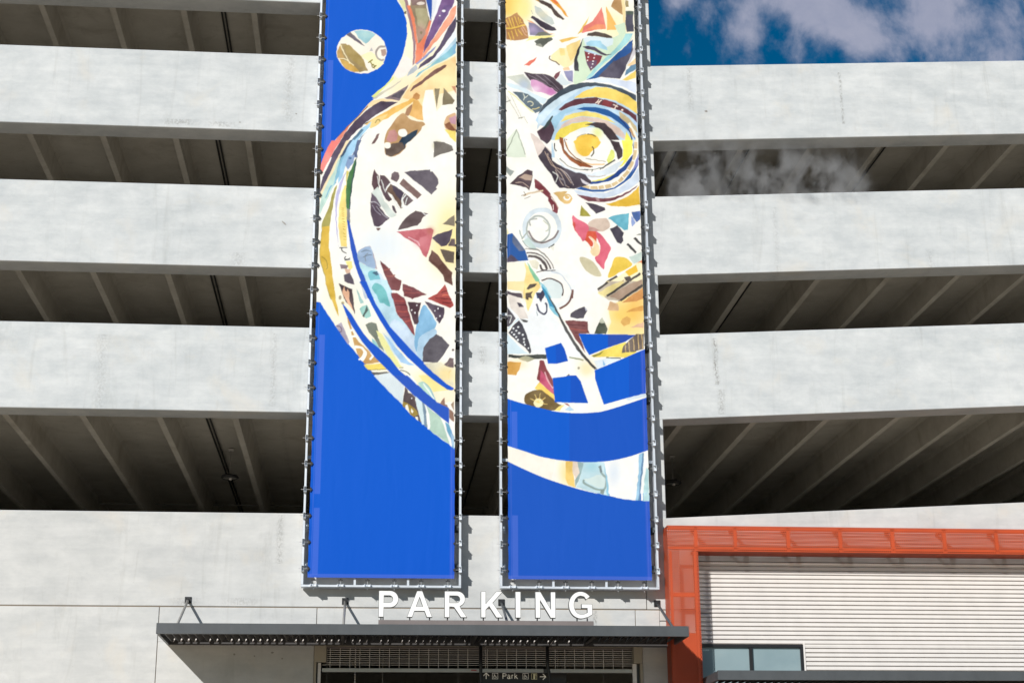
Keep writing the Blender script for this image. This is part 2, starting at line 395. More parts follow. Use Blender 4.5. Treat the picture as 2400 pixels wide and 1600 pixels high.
ART_RIGHT = """
D p fffdf6 0,-80 1600,-80 1600,4900 0,4900
D w ffe080 180,60 170,160 1
D w ffd070 110,40 60,120 1
M w fff0a0 560,200 160,240 .9
D w fff6c8 1200,300 200,260 .9
D p b88858 100,190 218,135 275,200 318,290 335,385 230,410 110,400
D s f0c860 9 110,200 150,290
D s f0c860 9 135,180 175,280
D s f0c860 9 165,180 200,290
D s f0c860 7 195,170 230,270
D s f0c860 7 230,180 245,250
D s f0c860 7 250,195 255,230 275,235
D s f0c860 14 105,290 190,285 300,255
D s f0c860 8 130,330 160,410
D s f0c860 8 165,310 190,400
D s f0c860 8 200,300 225,370
D s f0c860 7 230,300 270,360
D s e8b8a0 6 260,285 290,340 325,365
D s e8b8a0 6 275,270 310,330
D p c8963c 390,0 430,0 470,20 560,50 600,110 640,150 692,195 672,205 620,180 590,150 560,100 520,70 470,45
D p 5a4c48 420,0 470,8 560,50 600,110 640,150 692,195 672,205 620,180 590,150 560,100 520,70 450,35
D p f8b450 530,0 600,0 650,60 700,120 730,180 700,160 640,90 590,50
D p f08458 548,0 590,0 630,45 610,50
D p c8d0cc 395,60 450,85 500,140 560,180 592,245 560,255 500,230 440,170 400,130
D w e8e0c0 470,150 60,40 .6
D s b0b4a8 6 355,105 375,150
D p 4a424e 365,165 430,190 480,225 560,265 590,275 615,310 560,315 500,300 450,270 400,220 355,185
D p f4b890 312,205 360,215 450,280 560,350 600,350 500,325 400,262
D p 8c88a0 330,225 400,245 500,320 568,358 450,362 350,352
D w b8a8cc 380,300 50,40 .9
D p 7a7c70 430,330 500,322 568,358 450,364 400,360
D p fff3a0 340,365 600,362 560,380 400,395 300,415 330,395
D p 60645c 390,415 450,385 560,382 575,402 520,430 475,478 445,470 405,458 410,440
D p 9a9c90 405,445 450,440 475,478 440,472
D p f7cc70 635,405 730,378 840,375 750,405 665,432
D p fff0bc 555,560 600,520 640,485 700,480 840,400 850,520 770,640 700,690 640,640 560,600
D p fbdf98 705,460 810,420 850,400 820,520 755,620 730,560
D p fbe298 635,485 690,490 700,560 650,560
D p f8c8a0 670,680 730,670 745,700 680,708
D s 6c5840 10 545,560 538,590 600,620 640,650
D p e87c68 285,655 350,610 420,570 400,605 335,658
D p f4d070 820,350 850,300 935,165 900,260 860,330
D p f08c80 860,335 880,270 970,215 1060,80 1080,180 1100,290 1000,305 920,320
D p f8a078 900,300 1000,250 1080,250 1095,295 1000,305
D p fbbe68 1100,65 1150,150 1222,300 1110,305 1110,200
D p c09868 1180,0 1255,0 1265,80 1278,160 1230,135 1150,75
D p 9a8a60 1295,5 1325,20 1330,75 1295,75
D p fbe6b0 1255,0 1290,0 1300,330 1275,260
D p 585866 1300,120 1370,135 1378,320 1310,325 1295,250
D p 58645c 1295,115 1375,120 1375,150 1300,150
D p d8ecd0 1180,260 1290,230 1300,335 1370,345 1330,420 1240,500 1160,580 1050,680 940,780 800,850 775,830 790,650 830,500 880,380 1000,370 1180,380 1230,350
D p e0f0f6 880,380 950,365 1050,375 1140,370 1180,400 1170,450 1100,480 1000,440 900,470
D p a8d4e8 905,430 950,410 1045,410 1060,440 1110,470 1120,510 1060,490 1000,470 905,460
D p a8dadc 1300,340 1368,342 1330,420 1240,500 1160,580 1090,620 950,780 900,790 1010,660 1140,545 1230,450
D p 5c5048 912,362 930,335 1000,322 1090,335 1160,365 1168,385 1100,380 1000,365
D p 504858 865,470 930,465 990,475 1060,520 1110,545 1165,548 1100,560 1050,545 980,510 900,490
D p bcd8ec 890,495 960,515 1070,560 1055,570 960,545 885,512
D p 8a4048 885,515 980,545 1070,560 1040,620 990,680 950,710 920,660 900,590
D p 6a5068 905,620 1010,600 1000,670 950,710 920,660
D o ffffff 933,540 7,7
D o ffffff 990,551 7,7
D o ffffff 924,572 7,7
D o ffffff 983,583 7,7
D o ffffff 917,605 7,7
D o ffffff 974,614 7,7
D o ffffff 967,645 7,7
D o ffffff 959,678 6,6
D p 404048 878,380 845,440 810,520 785,600 782,660 790,710 835,715 828,640 815,600 840,510 860,440
D p 2f5c94 1368,365 1330,430 1240,510 1160,590 1060,680 960,770 900,805 1050,770 1200,640 1300,500
D p 585464 1340,420 1370,440 1365,520 1320,620 1290,700 1240,790 1150,780 1020,770 1110,680 1180,610 1260,560 1300,480
D p 305a98 1330,430 1370,400 1350,520 1300,560 1250,580 1180,620 1240,520
D p d4d0d4 1375,470 1395,440 1395,540 1330,640 1310,660 1340,580
D p fad8a8 1310,660 1400,580 1400,640 1340,665
D p 6a90ac 1300,700 1350,660 1400,640 1400,690 1340,730 1285,760
D p f9dc78 1260,800 1330,755 1400,700 1400,780 1330,805
D p dce6f8 960,800 1030,780 1150,785 1260,805 1330,810 1400,830 1400,940 1300,880 1150,830 1000,820
D p 9090b4 680,712 770,708 772,825 735,810 700,760
D p 7c4c54 580,770 600,740 652,710 640,750 605,795
D p dde8ec 610,800 660,730 690,780 735,820 770,830 700,860 650,850
D p d0d4c8 105,770 200,755 280,742 350,820 380,920 300,880 180,810
D w b8c8e0 290,850 60,60 .8
D p dceef6 105,830 200,840 300,890 400,940 520,990 480,1040 400,1000 250,900 140,870
D p 564a54 285,722 350,735 500,742 580,775 670,860 680,895 640,940 600,915 560,880 450,830 380,795 350,805
D s 8c848c 7 400,745 470,790 620,910
D s 8c848c 6 470,745 560,820 640,900
D s 8c848c 5 330,745 400,785 520,850
D p e0a8d0 355,795 400,800 450,820 540,870 612,930 560,955 480,930 400,910 360,860
D w c878b8 560,910 50,35 .9
D w f4e0f0 400,890 50,30 .8
D p 5c6c78 170,915 260,920 330,940 400,990 470,1050 450,1110 400,1130 370,1100 310,1060 250,990
D s d8dccc 8 280,935 295,970 285,1000
D s d8dccc 8 300,975 330,950
D s dcd8b8 9 320,1020 345,1010 375,1030 370,1055 350,1055
D s d8c890 9 365,1090 400,1090 440,1075
D s e8e4a0 10 130,910 220,980 300,1060 380,1120
D s c8c8b0 5 120,960 180,1070 240,1180
D s c8c8b0 5 150,940 210,1060 270,1190
D s 8a8a78 6 105,1020 155,1005
D s 8a8a78 6 230,1185 285,1165
D s c0c0a8 5 290,1160 325,1230
D p e4eedc 110,1400 215,1280 260,1400 310,1568 120,1568
D s a0a898 10 115,1510 215,1290
D s a8b0a0 9 215,1290 300,1540
D p e2d4cc 350,1320 420,1370 500,1450 600,1560 430,1568 380,1430
D p c0dcf0 440,1130 520,1000 640,910 800,850 1000,850 1150,850 1250,880 1400,960 1420,1320 1400,1568 1340,1568 560,1568 560,1290 430,1240 400,1200
D p d4e8f4 430,1160 560,1020 720,920 860,880 760,960 620,1060 500,1180 420,1290
D p 4a5560 430,1140 480,1040 560,970 640,910 750,850 870,825 1000,825 1150,850 1290,900 1400,950 1400,1010 1280,940 1150,880 1000,860 880,870 760,910 640,970 530,1050
D p f5d870 780,985 870,920 1000,870 1100,875 1200,900 1320,955 1410,1020 1412,1140 1300,1060 1200,1010 1080,980 960,970
D p 643c44 630,1095 700,1040 780,995 900,980 1010,975 1100,1000 1200,1030 1300,1080 1400,1150 1412,1225 1330,1150 1230,1100 1100,1060 1000,1040 880,1035 760,1060 660,1105
D p 843c40 1080,990 1170,1020 1140,1070 1060,1050
D s fbe8d8 8 1000,1035 1035,990
D s fbe8d8 8 1020,1040 1055,995
D s fbe8d8 8 1000,1030 1060,1000
D s fbe8d8 9 1170,1045 1225,1065
D s fbe8d8 9 1190,1085 1215,1045
D s fbe8d8 7 1150,1080 1200,1090
D o fbe8d8 1262,1100 11,11
D p a8d0e8 660,1110 760,1070 880,1045 1000,1050 1130,1075 1100,1085 960,1070 820,1090 700,1140 640,1220 600,1290 570,1240 560,1180
D p 285c9c 810,1090 880,1070 1000,1070 1120,1095 1230,1160 1310,1230 1380,1330 1412,1420 1350,1330 1250,1240 1150,1170 1000,1120 900,1105
D p c8b890 1230,1110 1320,1170 1400,1260 1415,1330 1330,1250 1240,1170
D p f4e080 650,1220 700,1160 780,1130 900,1110 1000,1125 1100,1160 1200,1230 1000,1170 850,1160 740,1190
D p e2ccc0 660,1250 740,1195 850,1165 1000,1175 1120,1210 1240,1280 1310,1370 1300,1400 1200,1340 1050,1230 900,1205 760,1230 640,1290
D p f8e468 605,1330 640,1290 760,1235 900,1210 1000,1230 870,1280 750,1330 680,1370 590,1410
D p f4ee60 1300,1310 1360,1400 1370,1500 1340,1600 1270,1568 1290,1420
D p fdfcf4 650,1400 740,1330 880,1270 1000,1270 1100,1330 1200,1450 1230,1568 720,1568 680,1480
D w dce8f4 880,1290 80,40 .6
D w e8f090 1020,1320 50,60 .8
D p 4c4044 890,1240 1000,1222 1090,1230 1170,1300 1230,1390 1265,1490 1255,1568 1190,1568 1180,1480 1130,1390 1060,1300 980,1255
D p 5c4854 505,1250 560,1205 590,1300 560,1390 510,1435 450,1390 415,1310
D p 3f4c4c 470,1290 530,1200 570,1150 580,1165 540,1240 490,1290
D p a0603c 640,1365 680,1375 675,1440 700,1510 740,1568 700,1568 650,1480
D p a0603c 700,1375 720,1400 750,1480 800,1568 770,1568 730,1500
D s 504038 7 690,1380 695,1460 760,1568
D c fbd058 800,1400 850,1345 920,1335 1000,1350 1040,1410 1030,1470 960,1520 940,1568 890,1620 810,1568 795,1480
D w f8bc50 860,1500 60,70 .9
D s 9a8868 7 870,1400 900,1395
D s 5a5040 8 920,1335 960,1342 1000,1360
D s c8c4b0 8 810,1375 850,1345 905,1332
D s fff6e0 22 1330,1230 1400,1370 1410,1500 1390,1568
D s c8a070 20 1340,1280 1380,1370
D s c8a070 22 1395,1400 1400,1440
D s 2c3f78 10 1230,1170 1320,1280 1360,1400 1375,1500 1360,1600
D s 5a5854 10 600,1420 585,1470 600,1510
D p 56505c 430,1560 500,1460 560,1540 570,1600
E p 564a54 480,0 550,0 515,40
E p fdfcf6 560,0 1370,0 1370,160 1290,240 1150,340 1000,400 900,340 700,290 600,180
E c fbd058 800,0 1030,0 1030,60 960,110 930,150 870,160 815,110 795,50
E w f8bc50 860,80 60,60 .8
E s 5a5040 11 960,62 980,90 975,130 955,160
E p 4c4044 1140,0 1230,20 1265,100 1262,160 1225,195 1200,120 1170,60
E p e8ee88 1150,90 1180,100 1190,170 1130,240 1110,200
E p f4ee60 1260,0 1370,0 1360,130 1310,210 1250,260 1200,280 1265,170 1270,80
E p a0603c 640,0 680,0 690,90 750,160 850,210 960,262 950,272 850,260 760,210 680,130
E s f6c890 13 700,20 740,110 830,190 960,240 1090,235
E s 6a3c28 8 690,0 720,80 790,160 900,230 970,265
E s 504038 6 660,0 680,80 760,170 860,225
E s a89c80 6 900,180 1000,195 1100,215
E p dce6ee 600,160 700,260 820,310 960,330 1080,290 1200,230 1290,190 1200,310 1050,370 940,380 800,340 680,290
E s 8a8a80 9 640,180 740,260 850,290 960,290 1060,270
E s 606058 14 1060,275 1120,240 1190,195
E s 5a5854 12 590,30 590,80 610,110
E s 90948c 8 640,180 670,205
E s 6c6c6c 12 880,290 920,295
E s 7c7c78 10 960,310 975,285
E s 7c7c78 10 1040,290 1060,270
E s b8a898 8 920,350 1020,360 1100,350
E p e9e070 960,400 1080,380 1190,330 1150,370 1060,410 970,425
E s dcc498 34 860,460 1000,470 1150,450 1260,380 1340,270 1390,120 1400,0
E s fff8ec 9 945,450 940,485
E s fff8ec 10 1020,445 1030,490
E s fff8ec 10 1080,440 1095,485
E s fff8ec 10 1140,420 1170,470
E s fff8ec 10 1200,390 1240,430
E s fff8ec 10 1250,350 1290,385
E s fff8ec 12 1300,280 1340,310
E s fff8ec 14 1340,190 1390,205
E s fff8ec 14 1375,90 1415,90
E s fff8ec 12 1380,10 1420,10
E p 2c4c90 1370,140 1360,200 1300,290 1220,360 1120,410 1020,430 920,430 960,410 1080,400 1180,340 1270,260 1340,180
E p 2c5ca0 1425,240 1395,300 1350,370 1270,430 1190,480 1080,510 960,510 870,495 805,480 860,460 960,490 1080,490 1180,470 1280,400 1350,310 1410,220
E p 8c90c4 1425,130 1425,240 1390,280 1360,320 1395,210
E p d8e4f4 1430,270 1432,410 1340,480 1220,540 1080,575 940,560 820,535 780,490 870,505 960,520 1100,520 1250,460 1360,370
E p 7c4c54 808,535 870,545 1000,570 1120,575 1240,550 1340,495 1420,445 1400,470 1300,540 1200,590 1080,615 930,605 860,570
E p a88888 990,565 1030,572 1045,612 1010,608
E p ecc24c 1430,450 1440,640 1300,660 1150,650 1100,630 1200,610 1320,560 1400,490
E w d4a030 1380,590 80,40 .7
E p 4a424c 425,160 500,65 560,140 570,200 640,250 780,310 900,340 960,415 900,450 780,485 640,470 600,430 560,340 500,270
E s e4c8b0 5 490,110 560,240 650,290 700,340 760,430
E s e4c8b0 5 520,130 530,170 600,270
E s c8b4a8 6 580,250 660,350 700,440 740,470
E s c8b4a8 6 600,290 640,380 680,450
E s d8ccc8 5 650,280 730,350 780,450
E s 8c868c 12 630,370 680,400 700,460
E s e8ece4 8 570,310 620,350 600,420
E p d8d4dc 845,375 880,395 940,430 905,440 870,420
E p 5a4a50 323,288 375,305 372,350 360,430 345,498 300,470 240,450 145,435 200,380 260,330
E p b8a090 235,375 290,335 370,345 360,400 300,390 260,375
E s 4a4048 9 240,390 350,450
E s d8c0b0 6 200,420 270,420 340,470
E p a8b0ac 110,260 150,290 195,310 150,360 110,310
E p 84444c 390,378 440,410 500,470 550,530 560,580 630,660 620,720 590,740 560,660 530,600 530,570 470,520 395,470
E s fff0e8 6 580,690 575,640
E s c8a090 7 545,540 600,620 635,680
E s e4d0b4 18 280,550 360,520 480,500
E s 605850 6 285,510 300,540 260,552
E s 8a8078 6 350,560 290,580
E p dcb878 575,525 640,505 720,510 700,540 770,580 745,620 690,628 650,600 620,560
E g fffdf8 715,560 30,28 14
E g dcb878 712,580 46,42 14
E p a8a048 855,643 890,680 955,752 842,752 850,700
E p 544c58 895,615 1000,635 1090,665 1095,690 1050,710 1005,728 950,670
E c dcc8b8 960,790 1080,768 1120,790 1140,860 1080,900 980,890 920,850
E p c49890 920,845 980,865 1040,890 1000,905 930,905
E p 70b8cc 1120,775 1180,745 1330,722 1320,885 1285,892 1230,850 1150,790
E p 4f6ca4 1352,712 1445,703 1445,780 1410,815 1370,770
E p 98acdc 1350,745 1400,820 1355,860
E p 504c58 1142,880 1215,838 1280,915 1268,960 1275,1000 1250,1030 1215,1010 1180,950
E p 505050 1375,970 1395,960 1455,1020 1455,1050 1430,1030
E p 505050 1305,1035 1322,1018 1405,1105 1390,1122
E p 606860 1400,938 1440,925 1455,940
E c e47488 768,740 820,780 920,840 925,920 880,1000 840,960 800,900 770,810
E p d85c50 775,800 800,820 790,870 815,920 790,890 770,830
E c e06c80 1000,900 1060,940 1110,1010 1150,1060 1120,1150 1090,1220 1080,1280 1040,1240 990,1170 1040,1100 1030,1000 950,920
E p dc6048 920,900 1000,905 1010,960 1000,1040 960,1100 940,1040 890,990
E c f8e0b4 940,950 990,990 1030,1050 1040,1120 990,1155 945,1110 960,1060 985,1020
E s fff4e8 10 930,955 975,1010 970,1060 905,1040
E c d4ccac 850,1160 920,1170 990,1220 1060,1340 1000,1350 910,1300 850,1210
E c ecca54 1190,1165 1290,1165 1340,1200 1360,1240 1240,1310 1125,1365 1150,1260
E p d4e4dc 1330,1160 1455,1100 1455,1190 1380,1230
E p f09870 1395,1230 1465,1180 1465,1235
E g d8e4ec 465,870 175,180 46
E g b0b8b4 430,880 115,130 16
E s 8a8080 18 335,900 380,980 460,1015 550,990 610,940 630,890
E s a8aca8 14 350,850 350,790 420,775
E s c4c8b8 12 480,790 530,840 530,890 500,905
E s a8b0a8 12 265,980 330,900
E s a8b4b0 12 240,890 270,970
E p c8dcd8 270,1000 330,960 380,1030 420,1090 360,1070
E s a0aca8 10 270,990 330,1060 430,1090 520,1160
E s 8a8480 9 300,1075 400,1085 480,1120 560,1220 590,1290
E s 645c5c 14 310,1115 400,1120 480,1160 540,1240 560,1290
E s 5c5454 26 330,1150 420,1160 490,1220 520,1280
E s 544c4c 22 450,1230 480,1290 600,1290
E s f0f0e8 6 310,1130 420,1140 500,1200
E p e4e0cc 330,1190 400,1180 440,1220 420,1280 370,1260
E s 505048 11 530,1070 590,1030
E p ecece0 540,1060 590,1050 580,1100
E g f4f8f8 590,1470 190,170 50
E s d0dce8 10 560,1300 660,1340 740,1440 770,1520
E s 84605c 22 770,1480 765,1568
E p e0ecec 480,1400 560,1370 640,1400 670,1470 660,1568 530,1568 470,1450
E s 5c5050 14 465,1390 540,1370 640,1410 675,1470 670,1540
E s 5a5454 9 410,1310 480,1295 600,1290
E p 2c5ca4 118,935 170,920 220,980 300,1090 332,1190 240,1198 170,1200 118,1180
E p 64708c 180,930 300,1090 240,1100 170,1010
E p 5c5468 118,1180 160,1130 200,1160 235,1200 118,1212
E p e8dc80 118,870 130,920 118,940
E p fdf8e8 118,1215 290,1205 320,1280 300,1400 240,1480 118,1470
E p ffe49a 290,1200 370,1300 430,1400 440,1470 380,1500 350,1568 280,1568 290,1400 310,1290
E w e8c880 300,1500 40,80 .5
E p 8cc8a4 315,1200 370,1280 440,1380 450,1440 400,1400 350,1300
E p 5a5048 310,1475 345,1430 415,1420 390,1455 330,1482
E p 505058 118,1488 160,1510 265,1520 275,1568 190,1548 118,1520
E p 2c5078 405,1510 450,1510 470,1485 500,1490 480,1568 420,1568
E p 70b4d4 450,1440 510,1470 560,1568 500,1568
E c fff6cc 1030,1480 1100,1420 1240,1340 1440,1210 1465,1330 1465,1568 1150,1568 1040,1540
E p b8a89a 1190,1568 1300,1490 1465,1390 1465,1568
E p c8a870 1110,1500 1200,1430 1290,1380 1240,1440 1130,1510
E s 5a5450 22 1020,1480 1130,1400 1210,1345
E s 5a5450 22 1110,1560 1260,1450 1400,1350 1440,1320
E p 5c5450 1280,1360 1340,1345 1360,1380 1300,1400
E p ecc040 1290,1300 1400,1240 1420,1300 1330,1350
E s 6a6058 18 1230,1600 1360,1510 1465,1430
F p ffe9a8 1100,0 1480,0 1480,530 1110,520 1150,400 1120,250 1250,190
F w fbd068 1300,330 140,120 .9
F w f6c060 1400,250 90,150 .8
F w fbe090 1250,470 140,60 .8
F p c8bcaa 1015,90 1140,0 1450,0 1465,60 1350,140 1240,190 1130,190
F p e8d898 1020,120 1130,50 1250,0 1290,10 1200,80 1090,150
F p b49c88 1130,150 1330,30 1465,-20 1465,60 1350,120 1240,185
F s 54504c 22 1020,85 1120,10
F s 54504c 22 1110,145 1260,50 1330,0
F s 54504c 22 1245,190 1360,110 1465,35
F p dca064 1260,210 1340,150 1470,60 1475,170 1400,200
F p dcb890 1140,200 1220,220 1230,290 1115,285
F p e4b468 1260,370 1310,345 1350,370 1340,420 1280,448 1250,410
F p e4ac60 1300,305 1360,270 1475,240 1475,290 1400,300
F p eac0a0 1345,455 1475,400 1475,460
F p 586054 985,520 1000,470 1035,400 1060,358 1085,400 1115,470 1100,525
F p c8ccb8 1030,410 1060,358 1090,410 1060,420
F p f6fafc 118,250 330,340 470,200 560,330 700,480 900,760 720,740 360,720 350,640
F p d8ecf6 118,520 300,700 350,720 118,720
F p fde8b0 118,0 300,0 280,100 118,80
F p ece4dc 118,130 240,160 290,260 330,370 250,370 160,270
F p ffe29a 290,0 430,0 450,60 400,120 370,200 330,300 310,250 300,120
F p 5a5048 310,75 345,30 415,22 390,55 330,82
F p 5a5058 118,88 160,110 265,120 272,170 190,150 118,120
F p 5c5044 305,120 380,95 360,130 370,170 335,160 330,185 305,170
F p 4c4854 215,205 260,215 285,250 240,250
F p 444054 405,115 450,125 470,88 500,90 485,150 455,210 430,160
F s 4c4c60 18 410,220 430,280 480,325 510,300 510,230 495,215
F p 8a9aa0 410,260 425,340 415,340
F p 8ccce0 440,0 510,60 560,180 620,280 650,370 590,330 540,260 510,150
F p 3c90b8 460,50 500,80 560,200 590,270 540,240
F p 545058 118,250 210,370 140,450 118,450
F s e8ece8 7 118,340 165,350 140,410
F s d0e8f4 10 125,475 235,370
F p 4c4c54 240,385 275,430 340,600 358,700 345,720 300,660 200,580 130,510 180,440
F o f4f8fa 234,452 10,9
F o f4f8fa 185,465 10,9
F o f4f8fa 213,489 11,9
F o f4f8fa 165,506 9,8
F o f4f8fa 238,515 11,9
F o f4f8fa 188,530 11,9
F o f4f8fa 275,533 10,9
F o f4f8fa 208,555 10,9
F o f4f8fa 288,572 10,10
F o f4f8fa 225,582 10,9
F o f4f8fa 290,605 9,10
F o f4f8fa 295,630 8,10
F o f4f8fa 330,665 8,8
F p 5c5c58 250,370 330,390 320,405 280,400
F p 505050 505,95 560,180 620,290 700,440 800,610 900,740 1015,870 990,878 860,740 780,630 700,500 640,370
F p 54505a 750,320 830,270 885,252 915,290 880,365 820,370 747,355
F p c8ccd8 885,250 915,275 905,300
F s 806058 20 640,270 700,240 750,180 770,90
F p 7c4c4c 690,390 780,385 920,400 925,480 940,520 830,520 900,710 800,580
F s 5c3438 8 720,430 900,440
F s a05850 10 740,470 910,490
F s 5c3438 7 790,510 900,515
F p 085cd0 830,520 1100,525 1400,530 1290,600 1100,665 935,732 890,660
F p 2c50b0 1120,526 1400,530 1290,600 1120,655
F p f2dc68 950,740 1100,670 1290,600 1410,700 1290,755 1150,750 980,755
F p a09850 960,740 1080,690 1040,730 980,755
F p 70645c 1400,525 1478,520 1478,670 1380,700 1260,710 1270,640
F s e8c888 6 1325,600 1340,705
F s e8c888 6 1370,570 1385,690
F s e8c888 6 1420,530 1430,690
F s e8c888 6 1455,525 1470,670
F s e8c888 5 1290,630 1300,705
F p e4f0fa 980,790 1140,760 1235,775 1015,870
F p 8cc0e8 1065,780 1100,830 1075,835
F s 5c5c48 10 1105,757 1250,765
F p 4c504c 130,725 250,735 400,725 510,730 510,770 350,770 130,755
F p a8a890 300,735 400,770 320,800 230,765
F p dca858 118,795 260,800 240,880 210,930 118,925
F w ffe0a0 220,820 100,60 .5
F s 98a080 14 735,750 850,775 880,785
F p 904c50 445,785 485,785 520,880 575,980 590,1130 520,1070 450,1000 415,970 430,870
F p c85c78 455,880 490,930 580,1070 585,1120 500,1050 440,1000
F s e8b0b8 12 490,900 530,1000 580,1060
F p ffd26a 440,1000 520,1070 590,1130 590,1200 480,1150 430,1080 390,1060
F w ffe8b0 910,860 80,80 .8
F o b0ac98 830,860 14,14
F c 74603c 290,1190 300,1130 370,1085 450,1075 520,1120 590,1180 640,1220 660,1230 600,1280 480,1270 330,1230
F w fff0b0 430,1200 70,70 1
F o fff4c0 430,1205 46,44
F s ffd880 6 430,1200 390,1120
F s ffd880 6 430,1200 450,1110
F s ffd880 6 430,1200 350,1160
F s ffd880 6 430,1200 500,1150
F s ffd880 6 430,1200 520,1220
F p fbe088 590,1285 640,1240 690,1220 640,1285
F p c0dcf0 690,1270 740,1240 790,1280 740,1290
F p a04c50 680,1205 720,1210 745,1240 725,1235
F p 706860 705,940 735,915 742,935
F p 085cd0 495,662 655,610 690,670 712,740 725,790 670,795 610,818 525,815 510,740
F p 1254c4 600,630 655,610 690,670 725,790 610,818
F p 085cd0 572,958 700,942 740,932 805,932 850,990 880,1080 925,1205 800,1205 595,1198 580,1060
F p 1254c4 750,932 805,932 850,990 880,1080 925,1205 750,1204
F p 085cd0 990,880 1015,872 1250,775 1420,700 1500,668 1500,1110 1300,1160 1080,1222 1030,1080 992,960
F p 1254c4 1330,745 1500,668 1500,1110 1330,1150
F p dce8f4 1290,1165 1500,1108 1500,1140 1330,1185
G c 085cd0 60,295 118,315 300,370 500,420 640,448 860,460 1050,445 1230,395 1500,305 1650,250 1650,790 1510,830 1350,885 1180,925 1000,945 850,943 640,925 450,890 300,840 118,783 60,765
G p 1656c4 740,456 860,462 1050,447 1230,397 1500,307 1560,290 1560,815 1510,830 1350,885 1180,925 1000,943 850,941 740,935
G p fdf8ec 118,785 300,842 450,892 600,920 560,1130 400,1060 118,935
G w ffe9a8 700,1040 70,140 .9
G p f4d078 700,935 770,940 775,1060 800,1195 720,1170 700,1100
G p e8d8c8 770,940 830,945 850,1040 800,1110 775,1060
G p 98b0b0 820,943 880,950 860,1050 820,1150 800,1195 795,1120 840,1050
G p c8e4ec 880,945 1080,943 1110,1080 1130,1280 1000,1250 805,1195 850,1080
G w a8d4e0 960,990 80,60 .8
G c d8eae8 880,1120 950,1100 1010,1070 1080,1080 1105,1120 1080,1190 1000,1190
G s 98aca8 20 880,1120 880,1150 950,1190 1040,1220 1090,1200 1105,1110 1060,1050 1035,985
G p 7c8c90 1025,990 1050,975 1070,1040 1050,1050
G p 8c9c98 1050,1210 1090,1215 1080,1265 1045,1255
G p 8cc4dc 1080,943 1100,1030 1125,1150 1130,1280 1110,1275 1105,1150
G p fdfcf8 1085,943 1180,930 1330,900 1430,870 1400,1325 1260,1310 1135,1280 1125,1150
G w dce8f4 1180,1050 70,140 .7
G p a0cce8 1430,870 1475,850 1480,960 1440,1180 1425,1328 1395,1325 1420,1100
G p 6c90b4 1465,860 1480,860 1470,1010 1450,1180 1440,1328 1420,1328 1445,1080
G p f8fcfc 1475,940 1500,840 1512,835 1500,1000 1470,1200 1470,1328 1445,1328
G p bce0e4 1500,1000 1525,1020 1532,1330 1470,1328 1480,1150
G c 1858c4 60,912 118,935 300,1020 500,1105 740,1185 900,1230 1100,1275 1300,1315 1450,1330 1560,1330 1700,1330 1700,2600 0,2600
"""
# ------------------------------------------------------------------ helpers
def obj(name, mesh, parent=None, mat=None, **props):
    o = bpy.data.objects.new(name, mesh)
    C.objects.link(o)
    if parent: o.parent = parent
    if mat is not None and mesh is not None:
        mesh.materials.clear()
        for m in (mat if isinstance(mat, (list, tuple)) else [mat]): mesh.materials.append(m)
    for k, v in props.items(): o[k] = v
    return o

def thing(name, label, cat, loc=(0, 0, 0), group=None):
    o = bpy.data.objects.new(name, None)
    C.objects.link(o)
    o.location = loc
    o.empty_display_size = 0.3
    o['label'] = label; o['category'] = cat
    if group: o['group'] = group
    return o

